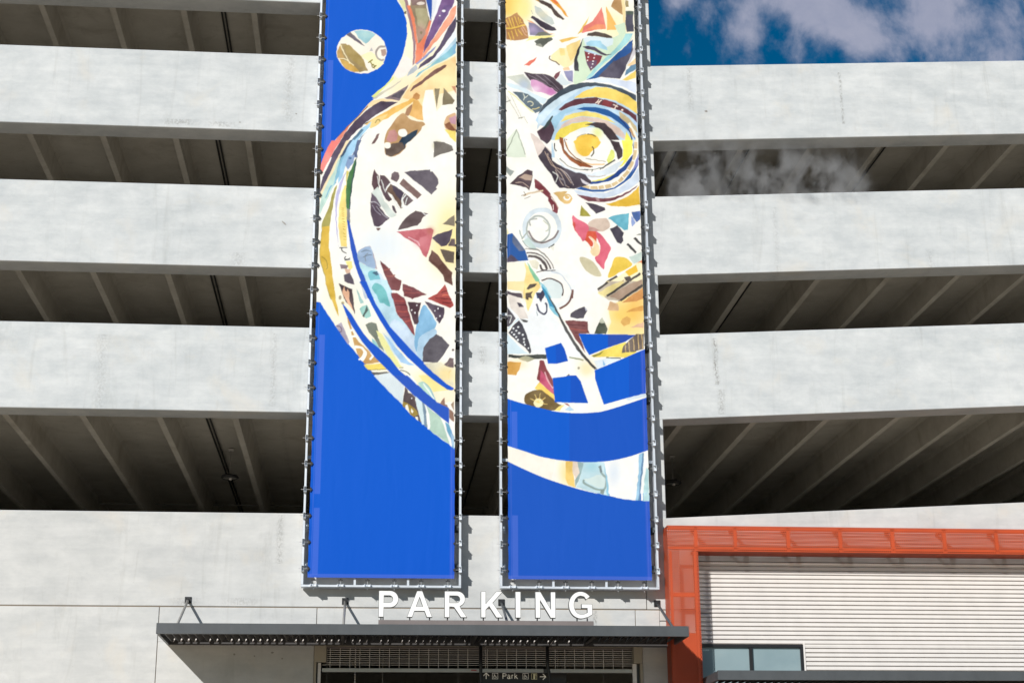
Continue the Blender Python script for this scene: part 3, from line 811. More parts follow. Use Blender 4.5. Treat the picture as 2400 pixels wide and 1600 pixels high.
class MB:
    """collects simple solids into one mesh"""
    def __init__(s, off=(0, 0, 0)):
        s.v = []; s.f = []; s.m = []; s.off = Vector(off)
    def add(s, vs, fs, mi=0):
        n = len(s.v)
        s.v += [Vector(v) - s.off for v in vs]
        s.f += [tuple(i + n for i in f) for f in fs]
        s.m += [mi] * len(fs)
        return s
    def box(s, x0, x1, y0, y1, z0, z1, mi=0, sh=0.0, xs=0.0):
        # sh: rise of z per metre of x (ramped decks), measured from xs
        vs = []
        for x in (x0, x1):
            for y in (y0, y1):
                for z in (z0, z1):
                    vs.append((x, y, z + sh * (x - xs)))
        fs = [(0, 1, 3, 2), (4, 6, 7, 5), (0, 4, 5, 1), (2, 3, 7, 6), (0, 2, 6, 4), (1, 5, 7, 3)]
        return s.add(vs, fs, mi)
    def prism_x(s, prof, x0, x1, mi=0, sh=0.0, xs=0.0, seg=1):
        # prof: (y, z) points, counter clockwise seen from +x
        n = len(prof); vs = []; fs = []
        for k in range(seg + 1):
            x = x0 + (x1 - x0) * k / seg
            vs += [(x, y, z + sh * (x - xs)) for y, z in prof]
        for k in range(seg):
            for i in range(n):
                j = (i + 1) % n
                fs.append((k * n + i, k * n + j, (k + 1) * n + j, (k + 1) * n + i))
        fs.append(tuple(reversed(range(n)))); fs.append(tuple(seg * n + i for i in range(n)))
        return s.add(vs, fs, mi)
    def prism_y(s, prof, y0, y1, mi=0):
        n = len(prof)
        vs = [(x, y0, z) for x, z in prof] + [(x, y1, z) for x, z in prof]
        fs = [(i, (i + 1) % n, (i + 1) % n + n, i + n) for i in range(n)]
        fs.append(tuple(reversed(range(n)))); fs.append(tuple(n + i for i in range(n)))
        return s.add(vs, fs, mi)
    def tube(s, pts, r, n=8, mi=0, r2=None):
        pts = [Vector(p) for p in pts]
        vs = []; fs = []
        for k, p in enumerate(pts):
            d = (pts[min(k + 1, len(pts) - 1)] - pts[max(k - 1, 0)]).normalized()
            a = d.cross(Vector((0, 0, 1)) if abs(d.z) < .9 else Vector((1, 0, 0))).normalized()
            b = d.cross(a)
            rr = r if r2 is None else r + (r2 - r) * k / (len(pts) - 1)
            for i in range(n):
                t = 2 * math.pi * i / n
                vs.append(p + (a * math.cos(t) + b * math.sin(t)) * rr)
        for k in range(len(pts) - 1):
            for i in range(n):
                j = (i + 1) % n
                fs.append((k * n + i, k * n + j, (k + 1) * n + j, (k + 1) * n + i))
        fs.append(tuple(reversed(range(n)))); fs.append(tuple((len(pts) - 1) * n + i for i in range(n)))
        return s.add(vs, fs, mi)
    def lathe(s, c, prof, n=24, mi=0):
        vs = []; fs = []
        for r, z in prof:
            for i in range(n):
                t = 2 * math.pi * i / n
                vs.append((c[0] + r * math.cos(t), c[1] + r * math.sin(t), c[2] + z))
        for k in range(len(prof) - 1):
            for i in range(n):
                j = (i + 1) % n
                fs.append((k * n + i, k * n + j, (k + 1) * n + j, (k + 1) * n + i))
        fs.append(tuple(range(n))); fs.append(tuple(reversed([(len(prof) - 1) * n + i for i in range(n)])))
        return s.add(vs, fs, mi)
    def mesh(s, name, bevel=0.0, smooth=False):
        me = bpy.data.meshes.new(name)
        me.from_pydata([tuple(v) for v in s.v], [], s.f)
        bm = bmesh.new(); bm.from_mesh(me)
        for i, f in enumerate(bm.faces): f.material_index = s.m[i]
        bmesh.ops.recalc_face_normals(bm, faces=bm.faces)
        if bevel:
            es = [e for e in bm.edges if len(e.link_faces) == 2 and e.calc_face_angle(0) > 0.5]
            bmesh.ops.bevel(bm, geom=es, offset=bevel, segments=1, affect='EDGES', profile=0.5)
        if smooth:
            for f in bm.faces: f.smooth = True
        bm.to_mesh(me); bm.free()
        return me
    def build(s, name, mat, parent=None, bevel=0.0, smooth=False, **props):
        return obj(name, s.mesh(name, bevel, smooth), parent, mat, **props)

# ------------------------------------------------------------------ materials
def new_mat(name):
    m = bpy.data.materials.new(name); m.use_nodes = True
    nt = m.node_tree
    return m, nt.nodes, nt.links, nt.nodes['Principled BSDF']

def noise(nn, ll, scale, detail=4, rough=.55, sc=(1, 1, 1), dist=0.0, coord='Object'):
    t = nn.new('ShaderNodeTexCoord'); mp = nn.new('ShaderNodeMapping'); n = nn.new('ShaderNodeTexNoise')
    mp.inputs['Scale'].default_value = sc
    n.inputs['Scale'].default_value = scale; n.inputs['Detail'].default_value = detail
    n.inputs['Roughness'].default_value = rough; n.inputs['Distortion'].default_value = dist
    ll.new(t.outputs[coord], mp.inputs[0]); ll.new(mp.outputs[0], n.inputs[0])
    return n.outputs[0]

def ramp(nn, ll, src, stops):
    r = nn.new('ShaderNodeValToRGB'); e = r.color_ramp.elements
    while len(e) < len(stops): e.new(.5)
    for i, (p, c) in enumerate(stops):
        e[i].position = p
        e[i].color = (*c, 1) if len(c) == 3 else c
    ll.new(src, r.inputs[0])
    return r.outputs[0]

def mixc(nn, ll, fac, a, b, mode='MIX'):
    m = nn.new('ShaderNodeMixRGB'); m.blend_type = mode
    for i, s in ((0, fac), (1, a), (2, b)):
        if hasattr(s, 'is_linked'): ll.new(s, m.inputs[i])
        elif isinstance(s, (int, float)): m.inputs[i].default_value = s
        else: m.inputs[i].default_value = (*s, 1)
    return m.outputs[0]

def bump(nn, ll, bs, src, strength, dist=0.01):
    b = nn.new('ShaderNodeBump'); b.inputs['Strength'].default_value = strength
    b.inputs['Distance'].default_value = dist
    ll.new(src, b.inputs['Height']); ll.new(b.outputs[0], bs.inputs['Normal'])

STREAKS = ((7.42, .07, 11.15, 12.2, .9), (7.50, .11, 10.5, 11.05, .6), (10.62, .05, 17.4, 18.7, .7), (-1.95, .16, 17.0, 18.6, .30), (-2.05, .10, 10.5, 12.1, .35),
           (7.1, .10, 17.6, 18.7, .35), (-1.78, .10, 7.2, 8.2, .55), (-2.9, .25, 13.6, 13.9, .35), (-4.3, .5, 16.85, 16.98, .6), (-3.4, .4, 16.83, 16.95, .5),
           (2.35, .12, 11.5, 11.9, .5), (8.9, .10, 13.7, 15.3, .25), (-5.6, .2, 10.4, 12.0, .3), (12.4, .12, 12.7, 14.4, .3), (-2.5, .5, 6.36, 6.5, .35), (-3.6, .4, 6.36, 6.5, .4),
           (4.65, .06, 5.75, 6.3, .8))
def concrete(name, a, b, c, warm, stain=.4):
    m, nn, ll, bs = new_mat(name)
    big = noise(nn, ll, .5, 7, .62, (.8, 1, 1.5), .35)
    col = ramp(nn, ll, big, [(.30, a), (.52, b), (.72, c)])
    # cloudy blotches of laitance
    blo = ramp(nn, ll, noise(nn, ll, 1.5, 8, .70, (.8, 1, 1.5), .15), [(.38, (0, 0, 0)), (.64, (1, 1, 1))])
    col = mixc(nn, ll, .6, col, mixc(nn, ll, blo, mixc(nn, ll, .5, a, b), c))
    # horizontal casting bands
    band = ramp(nn, ll, noise(nn, ll, 1.6, 6, .6, (.25, .25, 3.6), .3), [(.4, (.86, .87, .88)), (.62, (1.06, 1.06, 1.05))])
    col = mixc(nn, ll, .28, col, band, 'MULTIPLY')
    # rain streaks
    st = ramp(nn, ll, noise(nn, ll, 1.7, 6, .72, (1.6, 1.6, .16), 1.1), [(.56, (1, 1, 1)), (.72, (.72, .71, .68))])
    col = mixc(nn, ll, stain, col, st, 'MULTIPLY')
    # rusty, warm patches
    wm = ramp(nn, ll, noise(nn, ll, .9, 5, .6, (1, 1, 1), .5), [(.56, (0, 0, 0)), (.74, (.5, .5, .5))])
    col = mixc(nn, ll, wm, col, warm)
    # soiled streaks and formwork marks at their own spots (x, half width, z0, z1, strength)
    t_ = nn.new('ShaderNodeTexCoord'); sp_ = nn.new('ShaderNodeSeparateXYZ'); ll.new(t_.outputs['Object'], sp_.inputs[0])
    def mth(op, a, b=None):
        x = nn.new('ShaderNodeMath'); x.operation = op; x.use_clamp = op in ('SUBTRACT',) and False
        for i, q in enumerate((a, b)):
            if q is None: continue
            if hasattr(q, 'is_linked'): ll.new(q, x.inputs[i])
            else: x.inputs[i].default_value = q
        return x.outputs[0]
    rag = ramp(nn, ll, noise(nn, ll, 22, 5, .75, (1, 1, .7)), [(.44, (0, 0, 0)), (.58, (1, 1, 1))])
    wob = mth('MULTIPLY', mth('SUBTRACT', noise(nn, ll, 2.2, 3, .6, (.2, .2, 1)), .5), .12)
    tot = None
    for sx_, hw, z0, z1, k in STREAKS:
        a_ = mth('SUBTRACT', 1.0, mth('DIVIDE', mth('ABSOLUTE', mth('SUBTRACT', mth('ADD', sp_.outputs[0], wob), sx_)), hw))
        b_ = mth('MULTIPLY', mth('GREATER_THAN', sp_.outputs[2], z0), mth('LESS_THAN', sp_.outputs[2], z1))
        c_ = mth('MULTIPLY', mth('MULTIPLY', mth('MAXIMUM', a_, 0.0), b_), k)
        tot = c_ if tot is None else mth('ADD', tot, c_)
    col = mixc(nn, ll, mth('MULTIPLY', mth('MINIMUM', tot, 1.0), rag), col, (.20, .195, .18))
    # small pits
    pit = ramp(nn, ll, noise(nn, ll, 26, 3, .7), [(.26, (.60, .59, .57)), (.36, (1, 1, 1))])
    col = mixc(nn, ll, .5, col, pit, 'MULTIPLY')
    ll.new(col, bs.inputs['Base Color'])
    bs.inputs['Roughness'].default_value = .88
    bs.inputs['Specular IOR Level'].default_value = .25
    bump(nn, ll, bs, noise(nn, ll, 9, 7, .7), .35, .006)
    return m

CONC = concrete('precast_concrete', (.39, .42, .435), (.50, .525, .535), (.62, .635, .635), (.58, .55, .49))
CONC_IN = concrete('deck_concrete', (.42, .395, .345), (.52, .49, .43), (.60, .57, .51), (.30, .26, .21), .7)
CONC_WARM = concrete('entrance_wall_concrete', (.41, .42, .42), (.51, .515, .505), (.60, .60, .585), (.59, .545, .47))

def paint(name, col, rough=.45, metal=0.0, var=.12, spec=.5, scale=3.0, bmp=.05):
    m, nn, ll, bs = new_mat(name)
    n = ramp(nn, ll, noise(nn, ll, scale, 6, .65, (1, 1, .6)), [(.3, tuple(x * (1 - var) for x in col)), (.7, tuple(min(1, x * (1 + var)) for x in col))])
    ll.new(n, bs.inputs['Base Color'])
    r = nn.new('ShaderNodeMapRange'); r.inputs['To Min'].default_value = rough * .8; r.inputs['To Max'].default_value = min(1, rough * 1.25)
    ll.new(noise(nn, ll, scale * 3, 5), r.inputs[0]); ll.new(r.outputs[0], bs.inputs['Roughness'])
    bs.inputs['Metallic'].default_value = metal
    bs.inputs['Specular IOR Level'].default_value = spec
    if bmp: bump(nn, ll, bs, noise(nn, ll, scale * 6, 3), bmp, .004)
    return m

GALV = paint('galvanised_steel', (.62, .66, .71), .42, .35, .10)
CLIPM = paint('zinc_clip', (.60, .60, .60), .35, .6, .1)
BLACKCLIP = paint('black_clamp', (.02, .02, .022), .5)
CHAR = paint('charcoal_paint', (.066, .073, .079), .42, 0, .12)
CHARIN = paint('dark_blade_paint', (.045, .042, .042), .5, 0, .15)
MAUVE = paint('taupe_beam_paint', (.17, .145, .14), .5)
WHITE = paint('white_sign_face', (.80, .80, .79), .4, 0, .02)
EDGE = paint('letter_edge_paint', (.10, .105, .105), .5)
BEIGE = paint('taupe_steel_paint', (.36, .32, .25), .5, 0, .1)
LIGHTST = paint('aluminium_grille', (.74, .70, .67), .4, .15, .1)
BARM = paint('bottom_bar_aluminium', (.50, .52, .51), .45, .3, .12)
SIDING = paint('cream_metal_siding', (.70, .665, .63), .45, 0, .05)
WINF = paint('black_window_frame', (.015, .015, .017), .35)
BLACK = paint('satin_black_paint', (.018, .018, .02), .4)
RED = paint('red_tape', (.45, .02, .03), .5)
PIPE = paint('grey_conduit', (.30, .29, .27), .5, .3)
DARKPIPE = paint('dark_conduit', (.03, .03, .03), .6)
LAMPM = paint('lamp_black_metal', (.02, .02, .022), .4)
RUBBER = paint('joint_sealant', (.22, .17, .12), .8)

def glass_mat():
    m, nn, ll, bs = new_mat('blue_grey_spandrel_glass')
    n = ramp(nn, ll, noise(nn, ll, .8, 4, .5, (1, 1, 1.5), .6), [(.3, (.20, .275, .30)), (.7, (.27, .35, .37))])
    ll.new(n, bs.inputs['Base Color'])
    bs.inputs['Roughness'].default_value = .09
    bs.inputs['Specular IOR Level'].default_value = .7
    return m
GLASS = glass_mat()

ORANGE = (.50, .072, .018)
def perforated(name, ax, pitch=.044, hole=.335):
    # punched holes: real see-through holes in the sheet, laid out in staggered rows
    m, nn, ll, bs = new_mat(name)
    t = nn.new('ShaderNodeTexCoord'); sp = nn.new('ShaderNodeSeparateXYZ')
    ll.new(t.outputs['Object'], sp.inputs[0])
    def mt(op, a, b=None, c=None):
        x = nn.new('ShaderNodeMath'); x.operation = op
        for i, s in enumerate((a, b, c)):
            if s is None: continue
            if hasattr(s, 'is_linked'): ll.new(s, x.inputs[i])
            else: x.inputs[i].default_value = s
        return x.outputs[0]
    u = mt('DIVIDE', sp.outputs[ax[0]], pitch); v = mt('DIVIDE', sp.outputs[ax[1]], pitch * .866)
    row = mt('FLOOR', v)
    odd = mt('MULTIPLY', mt('FLOORED_MODULO', row, 2.0), .5)
    fu = mt('SUBTRACT', mt('FRACT', mt('ADD', u, odd)), .5)
    fv = mt('MULTIPLY', mt('SUBTRACT', mt('FRACT', v), .5), .866)
    d = mt('SQRT', mt('ADD', mt('MULTIPLY', fu, fu), mt('MULTIPLY', fv, fv)))
    hl = mt('LESS_THAN', d, hole)
    n = ramp(nn, ll, noise(nn, ll, 1.4, 5), [(.3, tuple(x * .9 for x in ORANGE)), (.7, tuple(min(1, x * 1.12) for x in ORANGE))])
    ll.new(n, bs.inputs['Base Color']); bs.inputs['Roughness'].default_value = .5
    tr = nn.new('ShaderNodeBsdfTransparent'); mx = nn.new('ShaderNodeMixShader')
    out = nn['Material Output']
    ll.new(hl, mx.inputs[0]); ll.new(bs.outputs[0], mx.inputs[1]); ll.new(tr.outputs[0], mx.inputs[2])
    ll.new(mx.outputs[0], out.inputs[0])
    return m
PERF_XZ = perforated('perforated_orange_front', ('X', 'Z'))
PERF_YZ = perforated('perforated_orange_side', ('Y', 'Z'))
PERF_XY = perforated('perforated_orange_soffit', ('X', 'Y'))
ORM = paint('orange_steel', ORANGE, .5, 0, .08)

# ------------------------------------------------------------------ ground
m, nn, ll, bs = new_mat('pale_paving')
g = ramp(nn, ll, noise(nn, ll, .3, 8, .6), [(.3, (.44, .355, .255)), (.7, (.54, .44, .32))])
ll.new(g, bs.inputs['Base Color']); bs.inputs['Roughness'].default_value = .9
bump(nn, ll, bs, noise(nn, ll, 8, 6), .3, .01)
mb = MB()
ys = [(-2500, 0), (-29, 0), (-8, 2.6), (2500, 2.6)]
mb.add([(x, y, z) for y, z in ys for x in (-2500, 2500)], [(2 * i, 2 * i + 1, 2 * i + 3, 2 * i + 2) for i in range(3)])
mb.build('ground', m, kind='structure')

mb = MB()
mb.add([(-1.0, -6.5, 2.604), (5.6, -6.5, 2.604), (5.6, 18.4, 2.604), (-1.0, 18.4, 2.604)], [(0, 1, 2, 3)])
mb.build('bounce_cut_floor', paint('dark_floor', (.05, .05, .052), .9, 0, .2), kind='structure')  # unseen dark floor added to cut the bounce into the entrance

# ------------------------------------------------------------------ parking garage
garage = thing('parking_garage', 'pale concrete multi-storey parking garage with open decks filling the photo', 'building')
SH = .0560; XR = 6.22                      # slope of the ramped bays on the right
XL0, XL1, XR1 = -18.0, 5.74, 22.0

def spandrel(x0, x1, zb, zt, sh=0.0, xs=0.0, mat=CONC):
    mb = MB()
    prof = [(0, zb), (.60, zb), (.60, zb + .62), (.22, zb + .62), (.22, zt), (0, zt)]
    mb.prism_x(prof, x0, x1, 0, sh, xs)
    return mb.build('spandrel_panel', mat, garage, bevel=.012)

left_levels = [(19.97, 21.84), (16.775, 18.64), (13.575, 15.44), (10.375, 12.24)]
for i, (zb, zt) in enumerate(left_levels):
    spandrel(XL0, 6.212 if i == 0 else XL1, zb, zt)
right_levels = [(16.82, 18.69), (13.612, 15.474), (10.358, 12.252)]
for zb, zt in right_levels:
    spandrel(XL1 + .012, XR1, zb, zt, SH, XR)
# first storey band: the left one ends at the joint line, the right one rises with the ramp
MB().prism_x([(0, 6.33), (.5, 6.33), (.5, 6.95), (.22, 6.95), (.22, 8.24), (0, 8.24)], XL0, XL1).build('spandrel_panel', CONC_WARM, garage, bevel=.012)
zt_ = lambda x: 8.232 + SH * (x - XR)
xa_ = XL1 + .012
fp = [(xa_, 6.33), (6.45, 6.33), (6.45, 7.62), (XR1, 7.62), (XR1, zt_(XR1)), (xa_, zt_(xa_))]
MB().prism_y(fp, 0, .3).build('spandrel_panel', CONC_WARM, garage, bevel=.008)
# column pieces standing between the bands
for z0, z1 in ((8.24, 10.358), (12.24, 13.575), (15.474, 16.775), (18.69, 19.97)):
    MB().box(5.30, 6.212, .006, .62, z0 - .05, z1 + .05).build('column', CONC, garage, bevel=.012)
for cx in (-13.2, ):
    for z0, z1 in ((8.24, 10.375), (12.24, 13.575), (15.44, 16.775), (18.64, 19.97)):
        MB().box(cx - .45, cx + .45, .006, .62, z0 - .05, z1 + .05).build('column', CONC, garage, bevel=.012)
for cx in (18.6, ):
    for z0, z1 in ((8.9, 11.05), (12.95, 14.3), (16.15, 17.5)):
        MB().box(cx - .45, cx + .45, .006, .62, z0 - .05, z1 + .12).build('column', CONC, garage, bevel=.012)

# entrance storey wall, cut in pieces at the joints
def wallp(x0, x1, z0, z1, y0=0.0, y1=.35, name='wall_panel', mat=CONC_WARM):
    return MB().box(x0, x1, y0, y1, z0, z1).build(name, mat, garage, bevel=.008)
J = .006
wallp(XL0, -4.12 - J, 0, 6.31)
wallp(-4.12 + J, -1.02, 0, 5.62)
wallp(-4.12 + J, -.987 - J, 5.62, 6.31)
wallp(-.987 + J, 5.50 - J, 5.62, 6.31)
wallp(5.50 + J, 6.00, 5.62, 6.31)
wallp(5.62, 6.20, 0, 5.62)
wallp(6.00 + J, 6.20, 6.10, 6.31)
wallp(6.206, 6.74, 0, 6.318, 0, .13)
wallp(6.457, 6.74, 6.332, 7.61, 0, .13)
wallp(6.00 + J, 6.20, 5.62, 6.085)
# sealant in the joints
mb = MB()
mb.box(XL0, 6.2, .02, .10, 6.31, 6.33)
mb.box(-4.126, -4.114, .02, .10, 0, 6.31); mb.box(-.993, -.981, .02, .10, 5.62, 6.31); mb.box(5.494, 5.506, .02, .1, 5.62, 6.31)
mb.build('joint_sealant', RUBBER, garage)
# the wall above and beside the metal-clad bay
wallp(6.206, XR1, 5.55, 6.325, .42, .7)

# decks: slab, tee stems (ribs hung below it), conduits
BACK = 18.5
def deck(zb, x0, x1, sh, xs, stems):
    MB().box(x0, x1, .60, BACK, zb + .70, zb + .84, 0, sh, xs).build('deck_slab', CONC_IN, garage)
    for x in stems:
        z = zb + sh * (x - xs)
        prof = [(x - .065, z + .06), (x + .065, z + .06), (x + .11, z + .60), (x + .17, z + .72), (x - .17, z + .72), (x - .11, z + .60)]
        MB().prism_y(prof, .585, BACK).build('ceiling_rib', CONC_IN, garage)
lst = [-4.47 + 1.6 * k for k in range(-8, 7) if -4.47 + 1.6 * k < 5.2]
rst = [6.74 + 1.64 * k for k in range(0, 9)]
for zb, zt in left_levels: deck(zb, XL0, XL1, 0, 0, lst)
for zb, zt in right_levels: deck(zb, XL1, XR1, SH, XR, rst)
# first deck (the entrance ceiling)
MB().box(XL0, XL1, .5, BACK, 6.96, 7.10).build('deck_slab', CONC_IN, garage)
MB().box(-1.6, 5.7, .45, BACK, 6.90, 6.95).build('entrance_shade_sheet', CHARIN, garage)  # dark sheet added under the slab to deepen the entrance's shade
MB().box(XL1, XR1, .3, BACK, 6.96, 7.10, 0, SH, XR).build('deck_slab', CONC_IN, garage)
# conduits running back between the ribs
for (zb, zt) in left_levels:
    for x in (-3.72, -3.64, 2.72):
        MB().tube([(x, .6, zb + .66), (x, BACK, zb + .66)], .022, 6).build('conduit', DARKPIPE, garage)
for (zb, zt) in right_levels:
    for x in (7.15, 8.92, 12.3):
        z = zb + SH * (x - XR) + .66
        MB().tube([(x, .6, z), (x, BACK, z)], .02, 6).build('conduit', DARKPIPE, garage)
for x0, x1 in ((-7.5, -4.05), (-3.95, 5.2)):
    MB().tube([(x0, 12.4, 10.92), (x1, 12.4, 10.92)], .02, 6).build('conduit', PIPE, garage)
# closing walls far inside
MB().box(XL0, XR1, BACK, BACK + .3, 0, 18.6).build('back_wall', CONC_IN, garage)
MB().box(XL0, XL1, BACK - .01, BACK + .29, 18.6, 21.9).build('back_wall', CONC_IN, garage)
MB().box(XL0 - .3, XL0, .0, BACK + .3, 0, 21.9).build('side_wall', CONC, garage)
MB().box(XR1, XR1 + .3, .0, BACK + .3, 0, 19.4).build('side_wall', CONC, garage)
MB().box(5.75, 6.1, .61, BACK, 17.55, 21.8).build('side_wall', CONC, garage)  # unseen wall added to keep light out of the top storey
# slab marks: lifting pockets and patched spots in the panel faces
mb = MB()
for x, z, rx, rz, a in ((-1.95, 14.6, .075, .018, -.75), (-1.78, 17.2, .02, .015, 0), (7.45, 17.6, .035, .028, 0), (-3.0, 16.95, .02, .012, 0),
                     (-1.85, 5.42, .03, .018, 0), (-2.6, 5.38, .02, .02, 0), (-2.2, 5.35, .016, .016, 0), (-1.65, 5.3, .018, .014, 0)):
    pts = []
    for i in range(9):
        t = 2 * math.pi * i / 9; r = .8 + .4 * random.random()
        u, v = rx * r * math.cos(t), rz * r * math.sin(t)
        pts.append((x + u * math.cos(a) - v * math.sin(a), z + u * math.sin(a) + v * math.cos(a)))
    mb.prism_y(pts, -.004, .004)
mb.build('patch_mark', paint('dark_patch', (.28, .27, .25), .9), garage)

# ------------------------------------------------------------------ pendant lamps under the first open deck
def pendant(x, y, ztop, zd, label):
    t = thing('pendant_lamp', label, 'lamp', (x, y, zd), 'round pendant lamps under the deck')
    MB().tube([(0, 0, .05), (0, 0, ztop - zd)], .012, 6).build('rod', PIPE, t)
    MB().lathe((0, 0, 0), [(.02, .09), (.10, .08), (.19, .05), (.215, .02), (.215, -.01), (.185, -.03), (.17, -.012), (.02, -.012)], 28).build('lamp_shade', LAMPM, t, smooth=True)
    MB().lathe((0, 0, -.016), [(.02, -.002), (.165, -.002), (.165, .001), (.02, .001)], 24).build('diffuser', PIPE, t)
    MB().lathe((.02, 0, -.03), [(.03, -.03), (.04, -.01), (.03, .02)], 10).build('bulb', LIGHTST, t)
    MB().box(-.06, .06, -.06, .06, ztop - zd - .02, ztop - zd + .02).build('ceiling_box', LIGHTST, t)
pendant(-3.39, 6.16, 11.02, 10.33, 'round black pendant lamp hanging in the lowest open deck left of the banners')
pendant(7.64, 6.51, 11.10, 10.42, 'round black pendant lamp in the sloping deck just right of the banners')

# ------------------------------------------------------------------ mural banners
def to_lin(c):
    c = np.asarray(c, dtype=np.float64)
    return np.where(c <= .04045, c / 12.92, ((c + .055) / 1.055) ** 2.4)

TAG = {'A': (730, 0, .23597), 'B': (730, 330, .23597), 'C': (730, 660, .23597), 'K': (900, 880, .12755),
       'D': (1160, 0, .23597), 'E': (1160, 330, .23597), 'F': (1160, 660, .23597), 'G': (1160, 860, .23597),
       'M': (1160, 0, .118), 'N': (1345, 0, .118)}

def smooth_closed(p, k=6):
    n = len(p); out = []
    for i in range(n):
        p0, p1, p2, p3 = p[i - 1], p[i], p[(i + 1) % n], p[(i + 2) % n]
        for j in range(k):
            t = j / k
            out.append(.5 * ((2 * p1) + (p2 - p0) * t + (2 * p0 - 5 * p1 + 4 * p2 - p3) * t * t + (3 * p1 - p0 - 3 * p2 + p3) * t ** 3))
    return np.array(out)

def smooth_open(p, k=6):
    if len(p) < 3: return p
    q = np.vstack([2 * p[0] - p[1], p, 2 * p[-1] - p[-2]]); out = []
    for i in range(1, len(q) - 2):
        p0, p1, p2, p3 = q[i - 1], q[i], q[i + 1], q[i + 2]
        for j in range(k):
            t = j / k
            out.append(.5 * ((2 * p1) + (p2 - p0) * t + (2 * p0 - 5 * p1 + 4 * p2 - p3) * t * t + (3 * p1 - p0 - 3 * p2 + p3) * t ** 3))
    out.append(p[-1])
    return np.array(out)

def vnoise(h, w, cell, rng):
    gh, gw = h // cell + 3, w // cell + 3
    g = rng.random((gh, gw))
    yy, xx = np.mgrid[0:h, 0:w] / cell
    y0, x0 = yy.astype(int), xx.astype(int); fy, fx = yy - y0, xx - x0
    fy = fy * fy * (3 - 2 * fy); fx = fx * fx * (3 - 2 * fx)
    return (g[y0, x0] * (1 - fx) + g[y0, x0 + 1] * fx) * (1 - fy) + (g[y0 + 1, x0] * (1 - fx) + g[y0 + 1, x0 + 1] * fx) * fy

